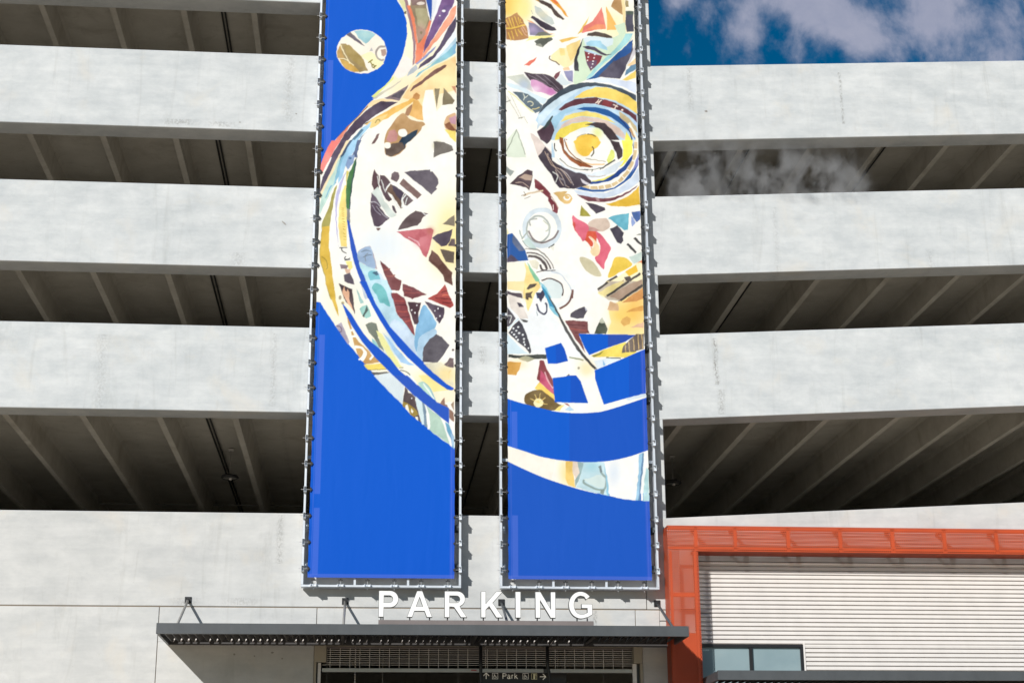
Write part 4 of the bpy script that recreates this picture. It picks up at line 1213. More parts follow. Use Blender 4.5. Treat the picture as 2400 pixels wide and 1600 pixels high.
def paint_art(text, x0, y0, w, h, base, seed):
    rng = np.random.default_rng(seed)
    img = np.zeros((h, w, 3)) + np.array(base)
    # brush wobble: every outline is looked up through the same small warp, washes get their own tone
    tone = (vnoise(h, w, 34, rng) - .5) * .10 + (vnoise(h, w, 11, rng) - .5) * .07 + (vnoise(h, w, 4, rng) - .5) * .03
    wx = (vnoise(h, w, 9, rng) - .5) * 1.9; wy = (vnoise(h, w, 9, rng) - .5) * 1.9
    Y, X = np.mgrid[0:h, 0:w]
    X = X + x0 + .5; Y = Y + y0 + .5
    blue = np.ones((h, w), bool)
    def fill(poly, col, isblue):
        a = np.floor(poly.min(0)) - 3; b = np.ceil(poly.max(0)) + 3
        i0, i1 = int(max(0, a[1] - y0)), int(min(h, b[1] - y0)); j0, j1 = int(max(0, a[0] - x0)), int(min(w, b[0] - x0))
        if i1 <= i0 or j1 <= j0: return
        k = 0 if isblue else 1
        xs = X[i0:i1, j0:j1] + k * wx[i0:i1, j0:j1]; ys = Y[i0:i1, j0:j1] + k * wy[i0:i1, j0:j1]
        acc = np.zeros(xs.shape)
        for ox, oy in ((-.25, -.25), (.25, -.25), (-.25, .25), (.25, .25)):
            ins = np.zeros(xs.shape, bool)
            px, py = poly[:, 0], poly[:, 1]
            qx, qy = np.roll(px, -1), np.roll(py, -1)
            for ax, ay, bx, by in zip(px, py, qx, qy):
                if ay == by: continue
                c = (ay > ys + oy) != (by > ys + oy)
                ins ^= c & (xs + ox < (bx - ax) * (ys + oy - ay) / (by - ay) + ax)
            acc += ins
        acc = (acc / 4)[..., None]
        lum = .2126 * col[0] + .7152 * col[1] + .0722 * col[2]
        tn = 0 if isblue else (1.0 if lum < .9 else .35)
        c = np.clip(np.array(col) + tone[i0:i1, j0:j1, None] * tn, 0, 1)
        img[i0:i1, j0:j1] = img[i0:i1, j0:j1] * (1 - acc) + c * acc
        m_ = acc[..., 0] > .5
        blue[i0:i1, j0:j1][m_] = isblue
    for line in text.strip().splitlines():
        f = line.split()
        ox, oy, s = TAG[f[0]]
        hx = f[2]; col = [int(hx[i:i + 2], 16) / 255 for i in (0, 2, 4)]
        isb = col[2] - col[0] > .35 and col[2] > .6 and col[1] < .5
        rest = f[3:]
        pt = lambda q: np.array([[float(a) for a in r.split(',')] for r in q]) * s + np.array([ox, oy])
        k = f[1]
        if k == 'p': fill(pt(rest), col, isb)
        elif k == 'c': fill(smooth_closed(pt(rest)), col, isb)
        elif k == 's':
            wd = float(rest[0]) * s / 2; c = smooth_open(pt(rest[1:]))
            d = np.gradient(c, axis=0); nrm = np.stack([-d[:, 1], d[:, 0]], 1); nrm /= (np.linalg.norm(nrm, axis=1)[:, None] + 1e-9)
            wv = np.full(len(c), max(wd, .55))[:, None]
            fill(np.vstack([c + nrm * wv, (c - nrm * wv)[::-1]]), col, isb)
        elif k == 'o':
            c = pt(rest[:1])[0]; r = np.array([float(a) for a in rest[1].split(',')]) * s
            t = np.linspace(0, 2 * np.pi, 28, endpoint=False)
            fill(np.stack([c[0] + r[0] * np.cos(t), c[1] + r[1] * np.sin(t)], 1), col, isb)
        elif k == 'g':
            c = pt(rest[:1])[0]; r = np.array([float(a) for a in rest[1].split(',')]) * s; wd = float(rest[2]) * s / 2
            t = np.linspace(0, 2 * np.pi, 48)
            o_ = np.stack([c[0] + (r[0] + wd) * np.cos(t), c[1] + (r[1] + wd) * np.sin(t)], 1)
            i_ = np.stack([c[0] + (r[0] - wd) * np.cos(t), c[1] + (r[1] - wd) * np.sin(t)], 1)[::-1]
            fill(np.vstack([o_, i_]), col, isb)
        elif k == 'w':
            c = pt(rest[:1])[0]; r = np.array([float(a) for a in rest[1].split(',')]) * s; st = float(rest[2])
            g_ = np.exp(-(((X - c[0]) / r[0]) ** 2 + ((Y - c[1]) / r[1]) ** 2) ** 1.2) * st * (1 + tone * 3)
            g_ = np.clip(g_, 0, 1) * (~blue) * (img.min(2) > .42)
            img[:] = img * (1 - g_[..., None]) + np.array(col) * g_[..., None]
    return img, blue

def project(P):
    d = P - CAM
    z = d @ FWD
    return 1200 + 2400 * FOC * (d @ RIGHT) / z, 800 - 2400 * FOC * (d @ UP) / z

BAN_Y = -.272
PRINT_GAIN = 1.33          # how much brighter than its base colour a sheet shows in this sun
def cloth_material():
    m, nn, ll, bs = new_mat('printed_vinyl_mesh')
    a = nn.new('ShaderNodeAttribute'); a.attribute_name = 'print'
    ll.new(a.outputs['Color'], bs.inputs['Base Color'])
    bs.inputs['Roughness'].default_value = .6
    bs.inputs['Specular IOR Level'].default_value = .12
    w1 = noise(nn, ll, 1.2, 3, .5, (1.8, 1, .35), .4)
    bump(nn, ll, bs, w1, .22, .05)
    return m
CLOTH = cloth_material()

def banner_cloth(parent, text, x0, x1, z0, z1, ztop, ix, iw, base, seed, hem):
    img, blue = paint_art(text, ix, 0, iw, 1400, base, seed)
    lin = np.clip(to_lin(img) / PRINT_GAIN, 0, .80)
    step = .0132
    nx = int((x1 - x0) / step) + 1
    xs = np.linspace(x0, x1, nx)
    zs = np.concatenate([np.linspace(z0, z1, int((z1 - z0) / step) + 1), [z1 + .3, z1 + .7, ztop]])
    nz = len(zs)
    ZZ, XX = np.meshgrid(zs, xs, indexing='ij')
    edge = np.minimum(XX - x0, x1 - XX)
    # the sheet is pulled tight at its clips and sags a few millimetres between them
    YY = BAN_Y + .003 * np.sin(XX * 2.3 + 1) * np.sin(ZZ * 1.1) + .004 * np.exp(-edge / .06) * np.cos(ZZ * 2 * np.pi / .5405)
    sag = .006 * np.exp(-edge / .05) * (1 - np.cos((ZZ - 7.06) * 2 * np.pi / .5405)) / 2
    XX2 = XX + np.where(XX - x0 < x1 - XX, sag, -sag)
    P = np.stack([XX2, YY, ZZ], -1).reshape(-1, 3)
    flat = np.stack([XX, np.full_like(XX, -.25), ZZ], -1).reshape(-1, 3)
    u, v = project(flat)
    v = np.abs(v)
    fu = np.clip(u - ix - .5, 0, iw - 1.01); fv = np.clip(v - .5, 0, 1398.9)
    i0, j0 = fv.astype(int), fu.astype(int); a, b = (fv - i0)[:, None], (fu - j0)[:, None]
    col = (lin[i0, j0] * (1 - b) + lin[i0, j0 + 1] * b) * (1 - a) + (lin[i0 + 1, j0] * (1 - b) + lin[i0 + 1, j0 + 1] * b) * a
    # doubled hem along the edges prints a little paler, with glued reinforcement strips
    e = edge.reshape(-1); zf = ZZ.reshape(-1); xf = XX.reshape(-1)
    def lift(mask, k, tint=(.16, .20, .62)):
        col[mask] = col[mask] * (1 - k) + np.array(tint) * k
    isb = col[:, 2] - col[:, 0] > .22
    lift((e < .075) & (e > .055) & isb, .22)
    lift(((zf - z0) < .075) & isb, .22)
    if hem:
        for za, zb_ in hem:
            lift((xf - x0 > .085) & (xf - x0 < .20) & (zf > za) & (zf < zb_) & isb, .20, (.16, .22, .68))
    right = (x1 - xf < .10) & isb
    lift(right, .12, (.14, .14, .62))
    me = bpy.data.meshes.new('cloth')
    nv = nx * nz
    me.vertices.add(nv); me.vertices.foreach_set('co', P.astype(np.float32).ravel())
    ii, jj = np.meshgrid(np.arange(nz - 1), np.arange(nx - 1), indexing='ij')
    q = (ii * nx + jj).ravel()
    quads = np.stack([q, q + 1, q + nx + 1, q + nx], 1).astype(np.int32)
    nf = len(quads)
    me.loops.add(nf * 4); me.loops.foreach_set('vertex_index', quads.ravel())
    me.polygons.add(nf); me.polygons.foreach_set('loop_start', np.arange(nf, dtype=np.int32) * 4)
    me.polygons.foreach_set('use_smooth', np.ones(nf, dtype=bool))
    me.update(); me.validate()
    ca = me.color_attributes.new('print', 'FLOAT_COLOR', 'POINT')
    ca.data.foreach_set('color', np.hstack([col, np.ones((nv, 1))]).astype(np.float32).ravel())
    o = obj('printed_sheet', me, parent, CLOTH)
    return o

# one tension clip: hooked plate on the rail, threaded rod, clamp on the sheet edge (local x points at the sheet)
cm_ = MB()
cm_.box(-.024, .024, -.062, -.034, -.075, .075, 0)
cm_.box(-.024, .030, -.125, -.034, -.060, -.052, 0); cm_.box(-.024, .030, -.125, -.034, .052, .060, 0)
cm_.box(-.026, -.020, -.125, -.034, -.060, .060, 0)
cm_.tube([(-.085, -.066, 0), (.125, -.062, 0)], .0055, 6, 1)
cm_.box(.098, .118, -.082, -.044, -.045, .045, 2)
cm_.box(.112, .140, -.078, -.058, -.018, .018, 2)
CLIP = cm_.mesh('tension_clip')
for m_ in (GALV, CLIPM, BLACKCLIP): CLIP.materials.append(m_)

def clip(parent, x, z, ang, y):
    o = bpy.data.objects.new('tension_clip', CLIP); C.objects.link(o); o.parent = parent
    o.location = (x, y, z); o.rotation_euler = (0, ang, 0)

def banner(label, text, xa, xb, ca, cb, ix, iw, base, seed, hem):
    t = thing('mural_banner', label, 'banner', (0, 0, 0), 'tall mural banners on the garage front')
    zb, zt = 6.70, 22.3
    r = .045
    for x in (xa, xb - r):
        MB().box(x, x + r, -.25, -.05, zb + r + .001, zt).build('frame_rail', GALV, t, bevel=.004)
    MB().box(xa, xb, -.25, -.05, zb, zb + r).build('frame_rail', GALV, t, bevel=.004)
    # stand-off brackets back to the wall
    z = 7.0
    for lv in (7.15, 7.95, 10.75, 11.9, 13.95, 15.1, 17.1, 18.3, 20.3, 21.5):
        for x, s_ in ((xa + r, 1), (xb - r, -1)):
            mb = MB()
            mb.box(min(x, x + s_ * .06), max(x, x + s_ * .06), -.16, -.001, lv - .05, lv + .05)
            mb.box(min(x, x + s_ * .09), max(x, x + s_ * .09), -.012, -.001, lv - .08, lv + .08)
            mb.tube([(x + s_ * .03, -.215, lv), (x + s_ * .03, -.19, lv)], .012, 8)
            mb.build('standoff_bracket', CHAR if s_ < 0 else GALV, t)
    n = 3
    for k in range(1, n):
        x = xa + (xb - xa) * k / n
        MB().box(x - .022, x + .022, -.22, -.16, zb + r + .001, zt - .3).build('frame_rail', GALV, t)
    for zz in (9.4, 12.6, 15.8, 19.0):
        MB().box(xa + r, xb - r, -.108, -.05, zz - .03, zz + .03).build('frame_rail', GALV, t)
    banner_cloth(t, text, ca, cb, 6.885, 20.35, 22.1, ix, iw, base, seed, hem)
    k = 0
    while 7.06 + .5405 * k < 21.9:
        z = 7.06 + .5405 * k; k += 1
        clip(t, xa + r / 2, z, 0, -.218)
        o = bpy.data.objects.new('tension_clip', CLIP); C.objects.link(o); o.parent = t
        o.location = (xb - r / 2, -.218, z); o.scale = (-1, 1, 1)
    k = 0
    while xa + .21 + .5405 * k < xb - .1:
        clip(t, xa + .25 + .5405 * k, zb + r / 2, -math.pi / 2, -.218); k += 1
    return t

b1 = banner('tall banner printed with a round mural on blue, small painted disc at its top left', ART_LEFT, -1.318, 1.905, -1.195, 1.765,
       700, 400, (.0, .355, .82), 3, ((16.0, 18.4), (8.6, 12.0), (6.95, 8.3)))
b2 = banner('tall banner printed with a face and yellow spiral, nearer the column on the right', ART_RIGHT, 2.70, 5.975, 2.862, 5.822,
       1160, 400, (.03, .35, .75), 5, ((9.5, 10.4), (6.95, 8.2)))

# ------------------------------------------------------------------ entrance canopy
cano = thing('entrance_canopy', 'long charcoal louvred canopy over the garage entrance below the sign', 'canopy')
CX0, CX1, CZ0, CZ1, CY = -3.93, 6.235, 5.555, 5.755, -1.83
MB().prism_x([(CY, CZ0), (CY + .06, CZ0), (CY + .06, CZ0 + .01), (CY + .012, CZ0 + .01), (CY + .012, CZ1 - .01), (CY + .06, CZ1 - .01), (CY + .06, CZ1), (CY, CZ1)], CX0, CX1).build('fascia', CHAR, cano, bevel=.003)
for x in (CX0, CX1 - .05):
    MB().box(x, x + .05, CY + .062, -.005, CZ0 + .003, CZ1 - .01).build('side_beam', CHAR, cano, bevel=.003)
MB().box(CX0 + .052, CX1 - .052, -.10, -.005, CZ0 + .005, CZ1 - .01).build('back_beam', CHARIN, cano)
for x in (-.48, 2.10, 4.40):
    MB().box(x, x + .06, CY + .062, -.102, CZ0 + .02, CZ1 - .014).build('cross_beam', CHARIN, cano)
# roof sheet with a narrow slot towards the wall, through which sun falls on the added glint pieces
MB().box(CX0 + .05, CX1 - .05, CY + .07, -.37, CZ1 - .012, CZ1 - .004).build('roof_sheet', CHAR, cano)
MB().box(CX0 + .05, CX1 - .05, -.31, -.11, CZ1 - .012, CZ1 - .004).build('roof_sheet', CHAR, cano)
bl = MB()
bl.add([(0, CY + .065, 0), (.012, CY + .065, 0), (.085, CY + .065, .105), (.073, CY + .065, .105),
        (0, -.39, 0), (.012, -.39, 0), (.085, -.39, .105), (.073, -.39, .105)],
       [(0, 1, 2, 3), (7, 6, 5, 4), (0, 4, 5, 1), (1, 5, 6, 2), (2, 6, 7, 3), (3, 7, 4, 0)])
BL = bl.mesh('louvre_blade'); BL.materials.append(CHARIN)
x = CX0 + .12; k_ = 0
while x < CX1 - .16:
    o = bpy.data.objects.new('louvre_blade', BL); C.objects.link(o); o.parent = cano
    o.location = (x, 0, CZ0 + .03)
    zc = .004 * ((k_ * 7) % 5); k_ += 1
    if k_ % 12 not in (5, 8) and k_ < 58: MB().add([(x + .01, -.19, 5.598 + zc), (x + .03 + zc, -.19, 5.604), (x + .055, -.19, 5.66), (x + .035, -.19, 5.668), (x + .01, -.16, 5.598 + zc), (x + .03 + zc, -.16, 5.604), (x + .055, -.16, 5.66), (x + .035, -.16, 5.668)], [(0, 1, 2, 3), (7, 6, 5, 4), (0, 4, 5, 1), (1, 5, 6, 2), (2, 6, 7, 3), (3, 7, 4, 0)]).build('glint_piece', LIGHTST, cano)  # pale piece added to stand in for the sun glints behind the blades
    x += .1405
for x in (-3.564, -.429, 2.741, 5.955):
    h = MB()
    h.tube([(x, -.06, 6.43), (x, -1.70, 5.73)], .026, 10)
    hr = h.build('hanger_rod', PIPE if x < 2 else CHAR, cano, smooth=True)
    p = MB()
    p.box(x - .065, x + .065, -.018, -.002, 6.385, 6.515)
    p.box(x - .012, x + .012, -.10, -.018, 6.41, 6.47)
    for a, b in ((-.045, -.045), (.045, -.045), (-.045, .045), (.045, .045)):
        p.tube([(x + a, -.018, 6.45 + b), (x + a, -.030, 6.45 + b)], .010, 6, 1)
    p.build('wall_plate', [BLACK, LIGHTST], cano)

# ------------------------------------------------------------------ sign letters
sign = thing('parking_sign', 'white standing letters PARKING on a taupe beam above the entrance canopy', 'sign')
U = .001874                                 # letter unit in metres
def arc(cx, cy, rx, ry, a0, a1, n=14):
    return [(cx + rx * math.cos(rad(a0 + (a1 - a0) * i / n)), cy + ry * math.sin(rad(a0 + (a1 - a0) * i / n))) for i in range(n + 1)]
LET = {
 'P': [[(0, 0), (55, 0), (55, 97)] + [(115, 97)] + arc(117, 183.5, 86, 86.5, -90, 90) + [(0, 270)],
       [(55, 148), (55, 219)] + arc(110, 183.5, 34, 35.5, 90, -90, 10)],
 'A': [[(0, 0), (57, 0), (79, 62), (181, 62), (205, 0), (263, 0), (158, 270), (102, 270)],
       [(97, 112), (130, 202), (162, 112)]],
 'R': [[(0, 0), (53, 0), (53, 108), (72, 108), (98, 104), (170, 0), (234, 0), (166, 98), (160, 113)] + arc(130, 190, 84, 80, -62, 90, 12) + [(0, 270)],
       [(53, 151), (53, 222)] + arc(122, 186.5, 36, 35.5, 90, -90, 10)],
 'K': [[(0, 0), (52, 0), (52, 80), (85, 115), (160, 0), (230, 0), (124, 152), (228, 270), (158, 270), (52, 148), (52, 270), (0, 270)]],
 'I': [[(0, 0), (57, 0), (57, 270), (0, 270)]],
 'N': [[(0, 0), (53, 0), (53, 176), (159, 0), (212, 0), (212, 270), (160, 270), (160, 96), (55, 270), (0, 270)]],
 'G': [arc(124, 136, 126, 141, 38, 150, 12) + arc(124, 136, 126, 141, 158, 285, 14) + [(200, 12), (245, 38), (245, 148), (131, 148), (131, 103), (191, 103), (191, 60), (165, 47)] + arc(124, 136, 70, 92, 285, 75, 16)[0:0] + [(150, 43), (124, 41)] + arc(124, 136, 70, 94, 255, 105, 12) + [(124, 231), (160, 222), (180, 190)]],
}
def letter(ch, x, k_=0, par=None):
    cu = bpy.data.curves.new('letter', 'CURVE'); cu.dimensions = '2D'; cu.fill_mode = 'BOTH'
    cu.extrude = .045 if k_ == 0 else .004; cu.bevel_depth = .0; cu.offset = 0 if k_ == 0 else -.0075
    for loop in LET[ch]:
        sp = cu.splines.new('POLY'); sp.points.add(len(loop) - 1)
        for p, (a, b) in zip(sp.points, loop): p.co = (a * U, b * U, 0, 1)
        sp.use_cyclic_u = True
    tmp = bpy.data.objects.new('tmp', cu); C.objects.link(tmp)
    bpy.context.view_layer.update()
    me = bpy.data.meshes.new_from_object(tmp.evaluated_get(bpy.context.evaluated_depsgraph_get()))
    bpy.data.objects.remove(tmp); me.name = 'letter'
    me.materials.clear(); me.materials.append(EDGE if k_ == 0 else WHITE)
    o = obj('letter' if k_ == 0 else 'letter_face', me, sign if k_ == 0 else par)
    if k_: o.location = (0, 0, -.046); return o
    o.matrix_local = Matrix(((1, 0, 0, x), (0, 0, 1, -1.655), (0, 1, 0, 5.909), (0, 0, 0, 1)))
    # (curve z points into the wall)
    return o
for ch, x, legs in (('P', .234, (.05, .09)), ('A', .776, (.06, .44)), ('R', 1.50, (.06, .37)), ('K', 2.203, (.05, .34)),
                    ('I', 2.871, (.04, .07)), ('N', 3.259, (.04, .34)), ('G', 3.915, (.16, .36))):
    letter(ch, x, 1, letter(ch, x))
    for l in legs:
        MB().box(x + l - .012, x + l + .012, -1.67, -1.64, 5.852, 5.916).build('letter_stand', BLACK, sign)
MB().box(.236, 4.39, -1.72, -1.58, 5.757, 5.853).build('sign_beam', MAUVE, sign, bevel=.004)

# ------------------------------------------------------------------ rolling grille and its steel surround
gr = thing('rolling_grille', 'half raised rolling grille with slim rods inside the garage entrance', 'grille')
X0, X1 = -1.015, 5.615
MB().box(-.78, 5.44, -.02, .10, 5.555, 5.60).build('header_strip', BEIGE, gr)
for a, b in ((X0, -.775), (5.435, X1)):
    MB().box(a, b, -.03, .20, 5.235, 5.60).build('corner_box', BEIGE, gr, bevel=.006)
MB().box(X0, X0 + .045, -.03, .15, 0, 5.232).build('jamb', BEIGE, gr)
MB().box(X1 - .05, X1, -.03, .15, 0, 5.232).build('jamb', BEIGE, gr)
MB().box(X0 + .075, X0 + .135, .02, .10, 0, 5.225).build('guide_rail', LIGHTST, gr)
MB().box(X1 - .20, X1 - .12, .02, .10, 0, 5.225).build('guide_rail', LIGHTST, gr)
MB().box(X0 + .04, X0 + .075, .10, .15, 0, 5.22).build('guide_back', CHAR, gr)
MB().box(X1 - .12, X1 - .05, .10, .15, 0, 5.22).build('guide_back', CHAR, gr)
MB().box(-.77, 5.43, .09, .12, 5.51, 5.548).build('roller_lip', MAUVE, gr)
for k in range(8):
    z = 5.485 - k * .0415
    xa, xb = (-.77, 5.43) if z > 5.235 else (-.86, 5.50)
    MB().tube([(xa, .10, z), (xb, .10, z)], .0072 if k % 2 == 0 else .0055, 6).build('grille_rod', LIGHTST, gr)
x = -.70; k = 0
while x < 5.42:
    if abs(x - 2.32) > .06 and abs(x - 3.63) > .06:
        MB().box(x - .0045, x + .0045, .082, .098, 5.13, 5.52).build('grille_link', LIGHTST, gr)
    x += .1975
MB().box(-.86, 3.60, .07, .14, 5.052, 5.128).build('bottom_bar', BARM, gr, bevel=.006)
MB().box(3.68, 5.50, .07, .14, 5.052, 5.128).build('bottom_bar', BARM, gr, bevel=.006)
MB().box(3.60, 3.68, .085, .14, 5.056, 5.124).build('bar_joiner', CHAR, gr)
MB().box(2.13, 2.24, .060, .069, 5.085, 5.105).build('red_tape', RED, gr)

# black posts hung under the canopy in front of the grille
for x, kink, lab in ((2.30, 0, 'straight black post hanging under the canopy, left of the direction sign'), (3.64, .05, 'bent black post hanging under the canopy, right of the direction sign')):
    t = thing('hanging_post', lab, 'post', (x, -.3, 5.5), 'black posts in front of the grille')
    pts = [(0, 0, .04), (0, 0, -.35), (kink * .6, 0, -.5), (kink, 0, -.8), (kink, 0, -2.6)]
    MB().tube(pts, .034, 10).build('pole', BLACK, t, smooth=True)
    MB().box(-.09, .09, -.05, .05, .03, .05).build('top_plate', BLACK, t)
    MB().tube([(.04, 0, .04), (.10, -.25, .12)], .006, 5).build('tie_rod', LIGHTST, t)
# chains with weights hanging inside the entrance
for i, (x, lab) in enumerate(((-.77, 'thin chain hanging in the dark entrance nearest its left jamb'), (-.20, 'thick chain hanging in the entrance left of the dark middle'),
                              (.36, 'thin chain below the bottom bar, third from the left jamb'), (1.90, 'thin chain hanging just left of the straight black post'),
                              (2.46, 'chain hanging across the direction sign left of the word Park'), (3.95, 'thin chain hanging right of the bent black post'),
                              (4.90, 'thin chain hanging nearest the right jamb'))):
    mb = MB()
    z = 5.62
    big = i in (1, 4)
    s_ = .011 if big else .006
    while z > 4.2:
        mb.box(x - s_, x + s_, .6 - .004, .6 + .004, z - .03, z); mb.box(x - .003, x + .003, .6 - s_, .6 + s_, z - .055, z - .025)
        z -= .05
    mb.build('hanging_chain', LIGHTST if big else PIPE, None, label=lab, category='chain', group='chains hanging in the entrance')

# directional sign inside the entrance
ds = thing('direction_sign', 'black direction sign reading Park with arrows and wheelchair symbols in the entrance', 'sign')
MB().box(2.36, 4.1, .40, .44, 4.845, 5.14).build('sign_board', BLACK, ds)
PR = paint('sign_print', (.85, .83, .74), .5, 0, .02)
YG = paint('sign_print_yellow', (.66, .62, .40), .5, 0, .02)
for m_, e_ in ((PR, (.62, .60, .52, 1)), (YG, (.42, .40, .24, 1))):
    b_ = m_.node_tree.nodes['Principled BSDF']; b_.inputs['Emission Color'].default_value = e_; b_.inputs['Emission Strength'].default_value = .15  # faint glow added so the print reads brighter in the dark entrance
def sg(name, polys, mat, stroke=None):
    mb = MB()
    for p in polys: mb.prism_y(p, .394, .3995)
    return mb.build(name, mat, ds)
SX = lambda a: 2.3945 + (a - 355) * (93.6 / 1e5)     # zoomed letter units to metres on the board
SZ = lambda b: 5.083 - (b - 370) * (93.6 / 1e5)
def seg(a, b, w_):
    ax, az, bx, bz = SX(a[0]), SZ(a[1]), SX(b[0]), SZ(b[1]); w_ *= 93.6e-5 / 2
    dx, dz = bx - ax, bz - az; l = math.hypot(dx, dz); nx_, nz_ = -dz / l * w_, dx / l * w_
    return [(ax + nx_, az + nz_), (ax - nx_, az - nz_), (bx - nx_, bz - nz_), (bx + nx_, bz + nz_)]
sg('arrow', [seg((425, 380), (425, 505), 18), seg((425, 378), (365, 440), 18), seg((425, 378), (488, 440), 18)], PR)
sg('arrow', [seg((1598, 455), (1725, 455), 18), seg((1728, 455), (1665, 395), 18), seg((1728, 455), (1665, 518), 18)], PR)
for ox in (555, 1222):
    b_ = [seg((ox, 385), (ox + 128, 385), 8), seg((ox, 505), (ox + 128, 505), 8), seg((ox + 4, 385), (ox + 4, 505), 8), seg((ox + 124, 385), (ox + 124, 505), 8)]
    b_ += [seg((ox + 45, 398), (ox + 50, 440), 12), seg((ox + 50, 436), (ox + 75, 436), 9), seg((ox + 50, 448), (ox + 82, 450), 9), seg((ox + 82, 450), (ox + 98, 480), 10)]
    pr = None
    for i in range(11):
        t_ = rad(100 + i * 23); q_ = (ox + 56 + 28 * math.cos(t_), 462 - 26 * math.sin(t_))
        if pr: b_.append(seg(pr, q_, 8))
        pr = q_
    sg('wheelchair_symbol', b_, PR)
sg('lift_symbol', [seg((1412, 388), (1535, 388), 8), seg((1412, 510), (1535, 510), 8), seg((1415, 388), (1415, 510), 8), seg((1532, 388), (1532, 510), 8), seg((1475, 395), (1475, 505), 42), seg((1505, 395), (1515, 440), 10)], YG)
pk = [seg((790, 385), (790, 500), 16), seg((785, 392), (835, 392), 16), seg((785, 442), (835, 442), 16)]
def arcseg(cx, cy, r0, r1, a0, a1, w_, n=8):
    o_ = []; pr = None
    for i in range(n + 1):
        t_ = rad(a0 + (a1 - a0) * i / n); q_ = (cx + r0 * math.cos(t_), cy - r1 * math.sin(t_))
        if pr: o_.append(seg(pr, q_, w_))
        pr = q_
    return o_
pk += arcseg(835, 417, 26, 25, 90, -90, 16)
pk += arcseg(912, 478, 24, 22, 0, 360, 14, 12) + arcseg(915, 440, 24, 20, 150, 0, 14) + [seg((940, 438), (940, 500), 14), seg((940, 490), (955, 500), 12)]
pk += [seg((985, 418), (985, 500), 15)] + arcseg(1012, 448, 26, 28, 160, 80, 14)
pk += [seg((1050, 380), (1050, 500), 15), seg((1052, 465), (1095, 420), 15), seg((1068, 450), (1110, 502), 17)]
sg('word_park', pk, PR)
MB().box(-1.0, 5.6, 1.6, 1.9, 4.70, 4.835).build('entrance_beam', CONC_WARM, garage)

# ------------------------------------------------------------------ perforated orange surround
so = thing('perforated_surround', 'orange perforated metal box frame around the metal-clad bay at right', 'metal frame')
OX0, OX1, OZ1, OIZ, OIX, OY = 6.125, 16.0, 7.985, 7.455, 6.752, -.50
tk = .004
xs_ = [OX0, 7.003, 8.12, 9.226, 10.33, 11.44, 12.55, 13.65, 14.76, OX1]
for a, b in zip(xs_[:-1], xs_[1:]):
    MB().box(a + .002, b - .002, OY, OY + tk, OIZ, OZ1).build('front_sheet', PERF_XZ, so)
    aa = max(a, OX0)
    MB().box(aa + .002, b - .002, OY + .006, -.02, OZ1 - .004, OZ1).build('top_sheet', PERF_XY, so)
    MB().box(max(a, OIX) + .002, b - .002, OY + .006, .04, OIZ, OIZ + .004).build('soffit_sheet', PERF_XY, so)
zs_ = [0, 1.3, 2.4, 3.5, 4.7, 5.861, 6.941, OIZ - .002]
for a, b in zip(zs_[:-1], zs_[1:]):
    MB().box(OX0, OIX, OY, OY + tk, a + .002, b - .002).build('front_sheet', PERF_XZ, so)
    MB().box(OIX - .004, OIX, OY + .006, .04, a + .002, b - .002).build('reveal_sheet', PERF_YZ, so)
zs2 = [0, 1.3, 2.4, 3.5, 4.7, 5.861, 6.941, OZ1 - .006]
for a, b in zip(zs2[:-1], zs2[1:]):
    MB().box(OX0, OX0 + .004, OY + .006, -.02, a + .002, b - .002).build('side_sheet', PERF_YZ, so)
# frame tubes inside the box
for x in (6.72, 7.545, 8.659, 9.759, 10.87, 11.98, 13.1, 14.2, 15.3):
    MB().box(x - .035, x + .035, OY + .008, OY + .07, OIZ + .01, OZ1 - .01).build('frame_post', ORM, so)
    MB().box(x - .03, x + .03, OY + .075, -.025, OZ1 - .06, OZ1 - .01).build('frame_arm', ORM, so)
    MB().box(x - .03, x + .03, OY + .075, .03, OIZ + .008, OIZ + .05).build('frame_arm', ORM, so)
for z in (OZ1 - .08, OIZ + .04):
    MB().box(OX0 + .03, OX1 - .02, OY + .008, OY + .05, z, z + .05).build('frame_rail', ORM, so)
for x in (OX0 + .03, OIX - .09):
    MB().box(x, x + .05, OY + .008, OY + .05, 0, OIZ).build('frame_rail', ORM, so)
for z in (5.0, 6.576, 3.2, 1.6):
    MB().box(OX0 + .03, OIX - .03, OY + .052, OY + .10, z - .04, z + .04).build('frame_arm', ORM, so)
# lower part is backed by a plain sheet
MB().box(OX0 + .01, OIX - .01, OY + .105, OY + .115, 0, 5.80).build('backing_sheet', ORM, so)

# ------------------------------------------------------------------ metal-clad bay: boards, window
bay = thing('metal_clad_bay', 'cream ribbed metal siding wall with a dark framed window inside the orange frame', 'wall')
MB().box(6.30, OX1 - .05, .14, .38, 0, 7.60).build('backing_wall', CHAR, bay)
prof = [(.135, -.035), (.055, -.035), (.034, -.024), (.034, .028), (.052, .041), (.135, .0445)]
def board(x0, x1, z):
    MB().prism_x([(y, z + h) for y, h in prof], x0, x1).build('siding_board', SIDING, bay)
MB().box(6.745, OX1 - .1, .05, .135, 7.345, 7.47).build('head_flashing', paint('grey_flashing', (.40, .40, .41), .4), bay)
WX0, WX1, WZ1, WZ0 = 6.745, 8.975, 5.635, 4.50
P_ = .0893
z = 7.29
while z > 5.68:
    board(6.745, OX1 - .1, z); z -= P_
MB().box(WX0, OX1 - .1, .03, .135, z + P_ - .085, z + P_ - .046).build('trim', SIDING, bay)
z = 5.60
while z > 3.5:
    board(WX1 + .045, OX1 - .1, z); z -= P_
MB().box(WX1 + .003, WX1 + .040, .02, .135, 3.6, 5.655).build('trim', SIDING, bay)
wi = MB()
wi.box(WX0, WX1, .02, .13, WZ1 - .06, WZ1)
for x in (WX0, 7.845, WX1 - .06): wi.box(x, x + .065 if x > 7 else x + .06, .022, .128, WZ0, WZ1 - .061)
wi.box(WX0, WX1, .024, .126, WZ0 - .05, WZ0)
win = wi.build('window', WINF, bay, bevel=.003)
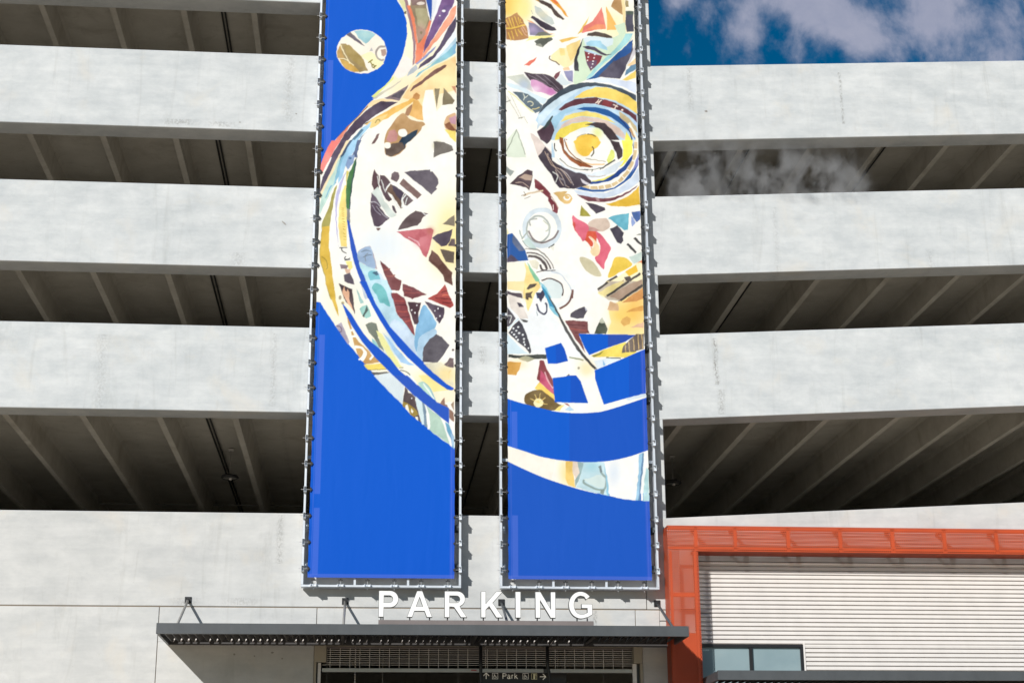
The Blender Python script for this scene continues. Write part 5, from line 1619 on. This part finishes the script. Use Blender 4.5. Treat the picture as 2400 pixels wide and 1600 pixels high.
for a, b in ((WX0 + .06, 7.845), (7.91, WX1 - .06)):
    MB().box(a, b, .075, .085, WZ0, WZ1 - .06).build('pane', GLASS, win)

# ------------------------------------------------------------------ second canopy at the right
c2 = thing('side_canopy', 'grey louvred canopy below the window of the metal-clad bay', 'canopy')
A0, A1, B0, B1 = 6.765, 16.0, 4.735, 4.915
MB().box(A0, A1, CY, CY + .05, B0, B1).build('fascia', CHAR, c2, bevel=.003)
MB().box(A0, A0 + .05, CY + .052, .0, B0 + .003, B1 - .01).build('side_beam', CHAR, c2, bevel=.003)
MB().box(A0 + .05, A1, CY + .06, -.02, B1 - .012, B1 - .004).build('roof_sheet', CHAR, c2)
x = A0 + .12
while x < A1 - .15:
    o = bpy.data.objects.new('louvre_blade', BL); C.objects.link(o); o.parent = c2
    o.location = (x, 0, B0 + .03); x += .1405

# ------------------------------------------------------------------ composited sky cloud overlapping the ramped deck, added as a thin volume
m = bpy.data.materials.new('sky_cloud_overlay'); m.use_nodes = True
nn, ll = m.node_tree.nodes, m.node_tree.links
nn.clear()
out = nn.new('ShaderNodeOutputMaterial'); vol = nn.new('ShaderNodeVolumePrincipled')
vol.inputs['Color'].default_value = (.98, .975, .97, 1); vol.inputs['Anisotropy'].default_value = 0.0
n1 = noise(nn, ll, 1.55, 10, .64, (1.1, .7, .8), .25)
r1 = nn.new('ShaderNodeMapRange'); r1.inputs['From Min'].default_value = .46; r1.inputs['From Max'].default_value = .66
r1.inputs['To Min'].default_value = 0; r1.inputs['To Max'].default_value = 2.1
ll.new(n1, r1.inputs[0])
# thins out towards the ends and the top of the cloud
t = nn.new('ShaderNodeTexCoord'); sp = nn.new('ShaderNodeSeparateXYZ'); ll.new(t.outputs['Object'], sp.inputs[0])
def mr(src, a, b, c, d):
    r = nn.new('ShaderNodeMapRange'); r.interpolation_type = 'SMOOTHSTEP'
    for i, v_ in zip((1, 2, 3, 4), (a, b, c, d)): r.inputs[i].default_value = v_
    ll.new(src, r.inputs[0]); return r.outputs[0]
def mul(a, b):
    x = nn.new('ShaderNodeMath'); x.operation = 'MULTIPLY'; ll.new(a, x.inputs[0]); ll.new(b, x.inputs[1]); return x.outputs[0]
d_ = mul(r1.outputs[0], mul(mr(sp.outputs[0], 6.3, 6.9, 0, 1), mr(sp.outputs[0], 10.3, 11.6, 1, 0)))
d_ = mul(d_, mr(sp.outputs[2], 16.3, 17.15, 1, 0.1))
ll.new(d_, vol.inputs['Density']); ll.new(vol.outputs[0], out.inputs['Volume'])
MB().box(6.3, 11.8, -.15, 1.3, 15.45, 17.3).build('sky_cloud_overlay', m, kind='stuff')
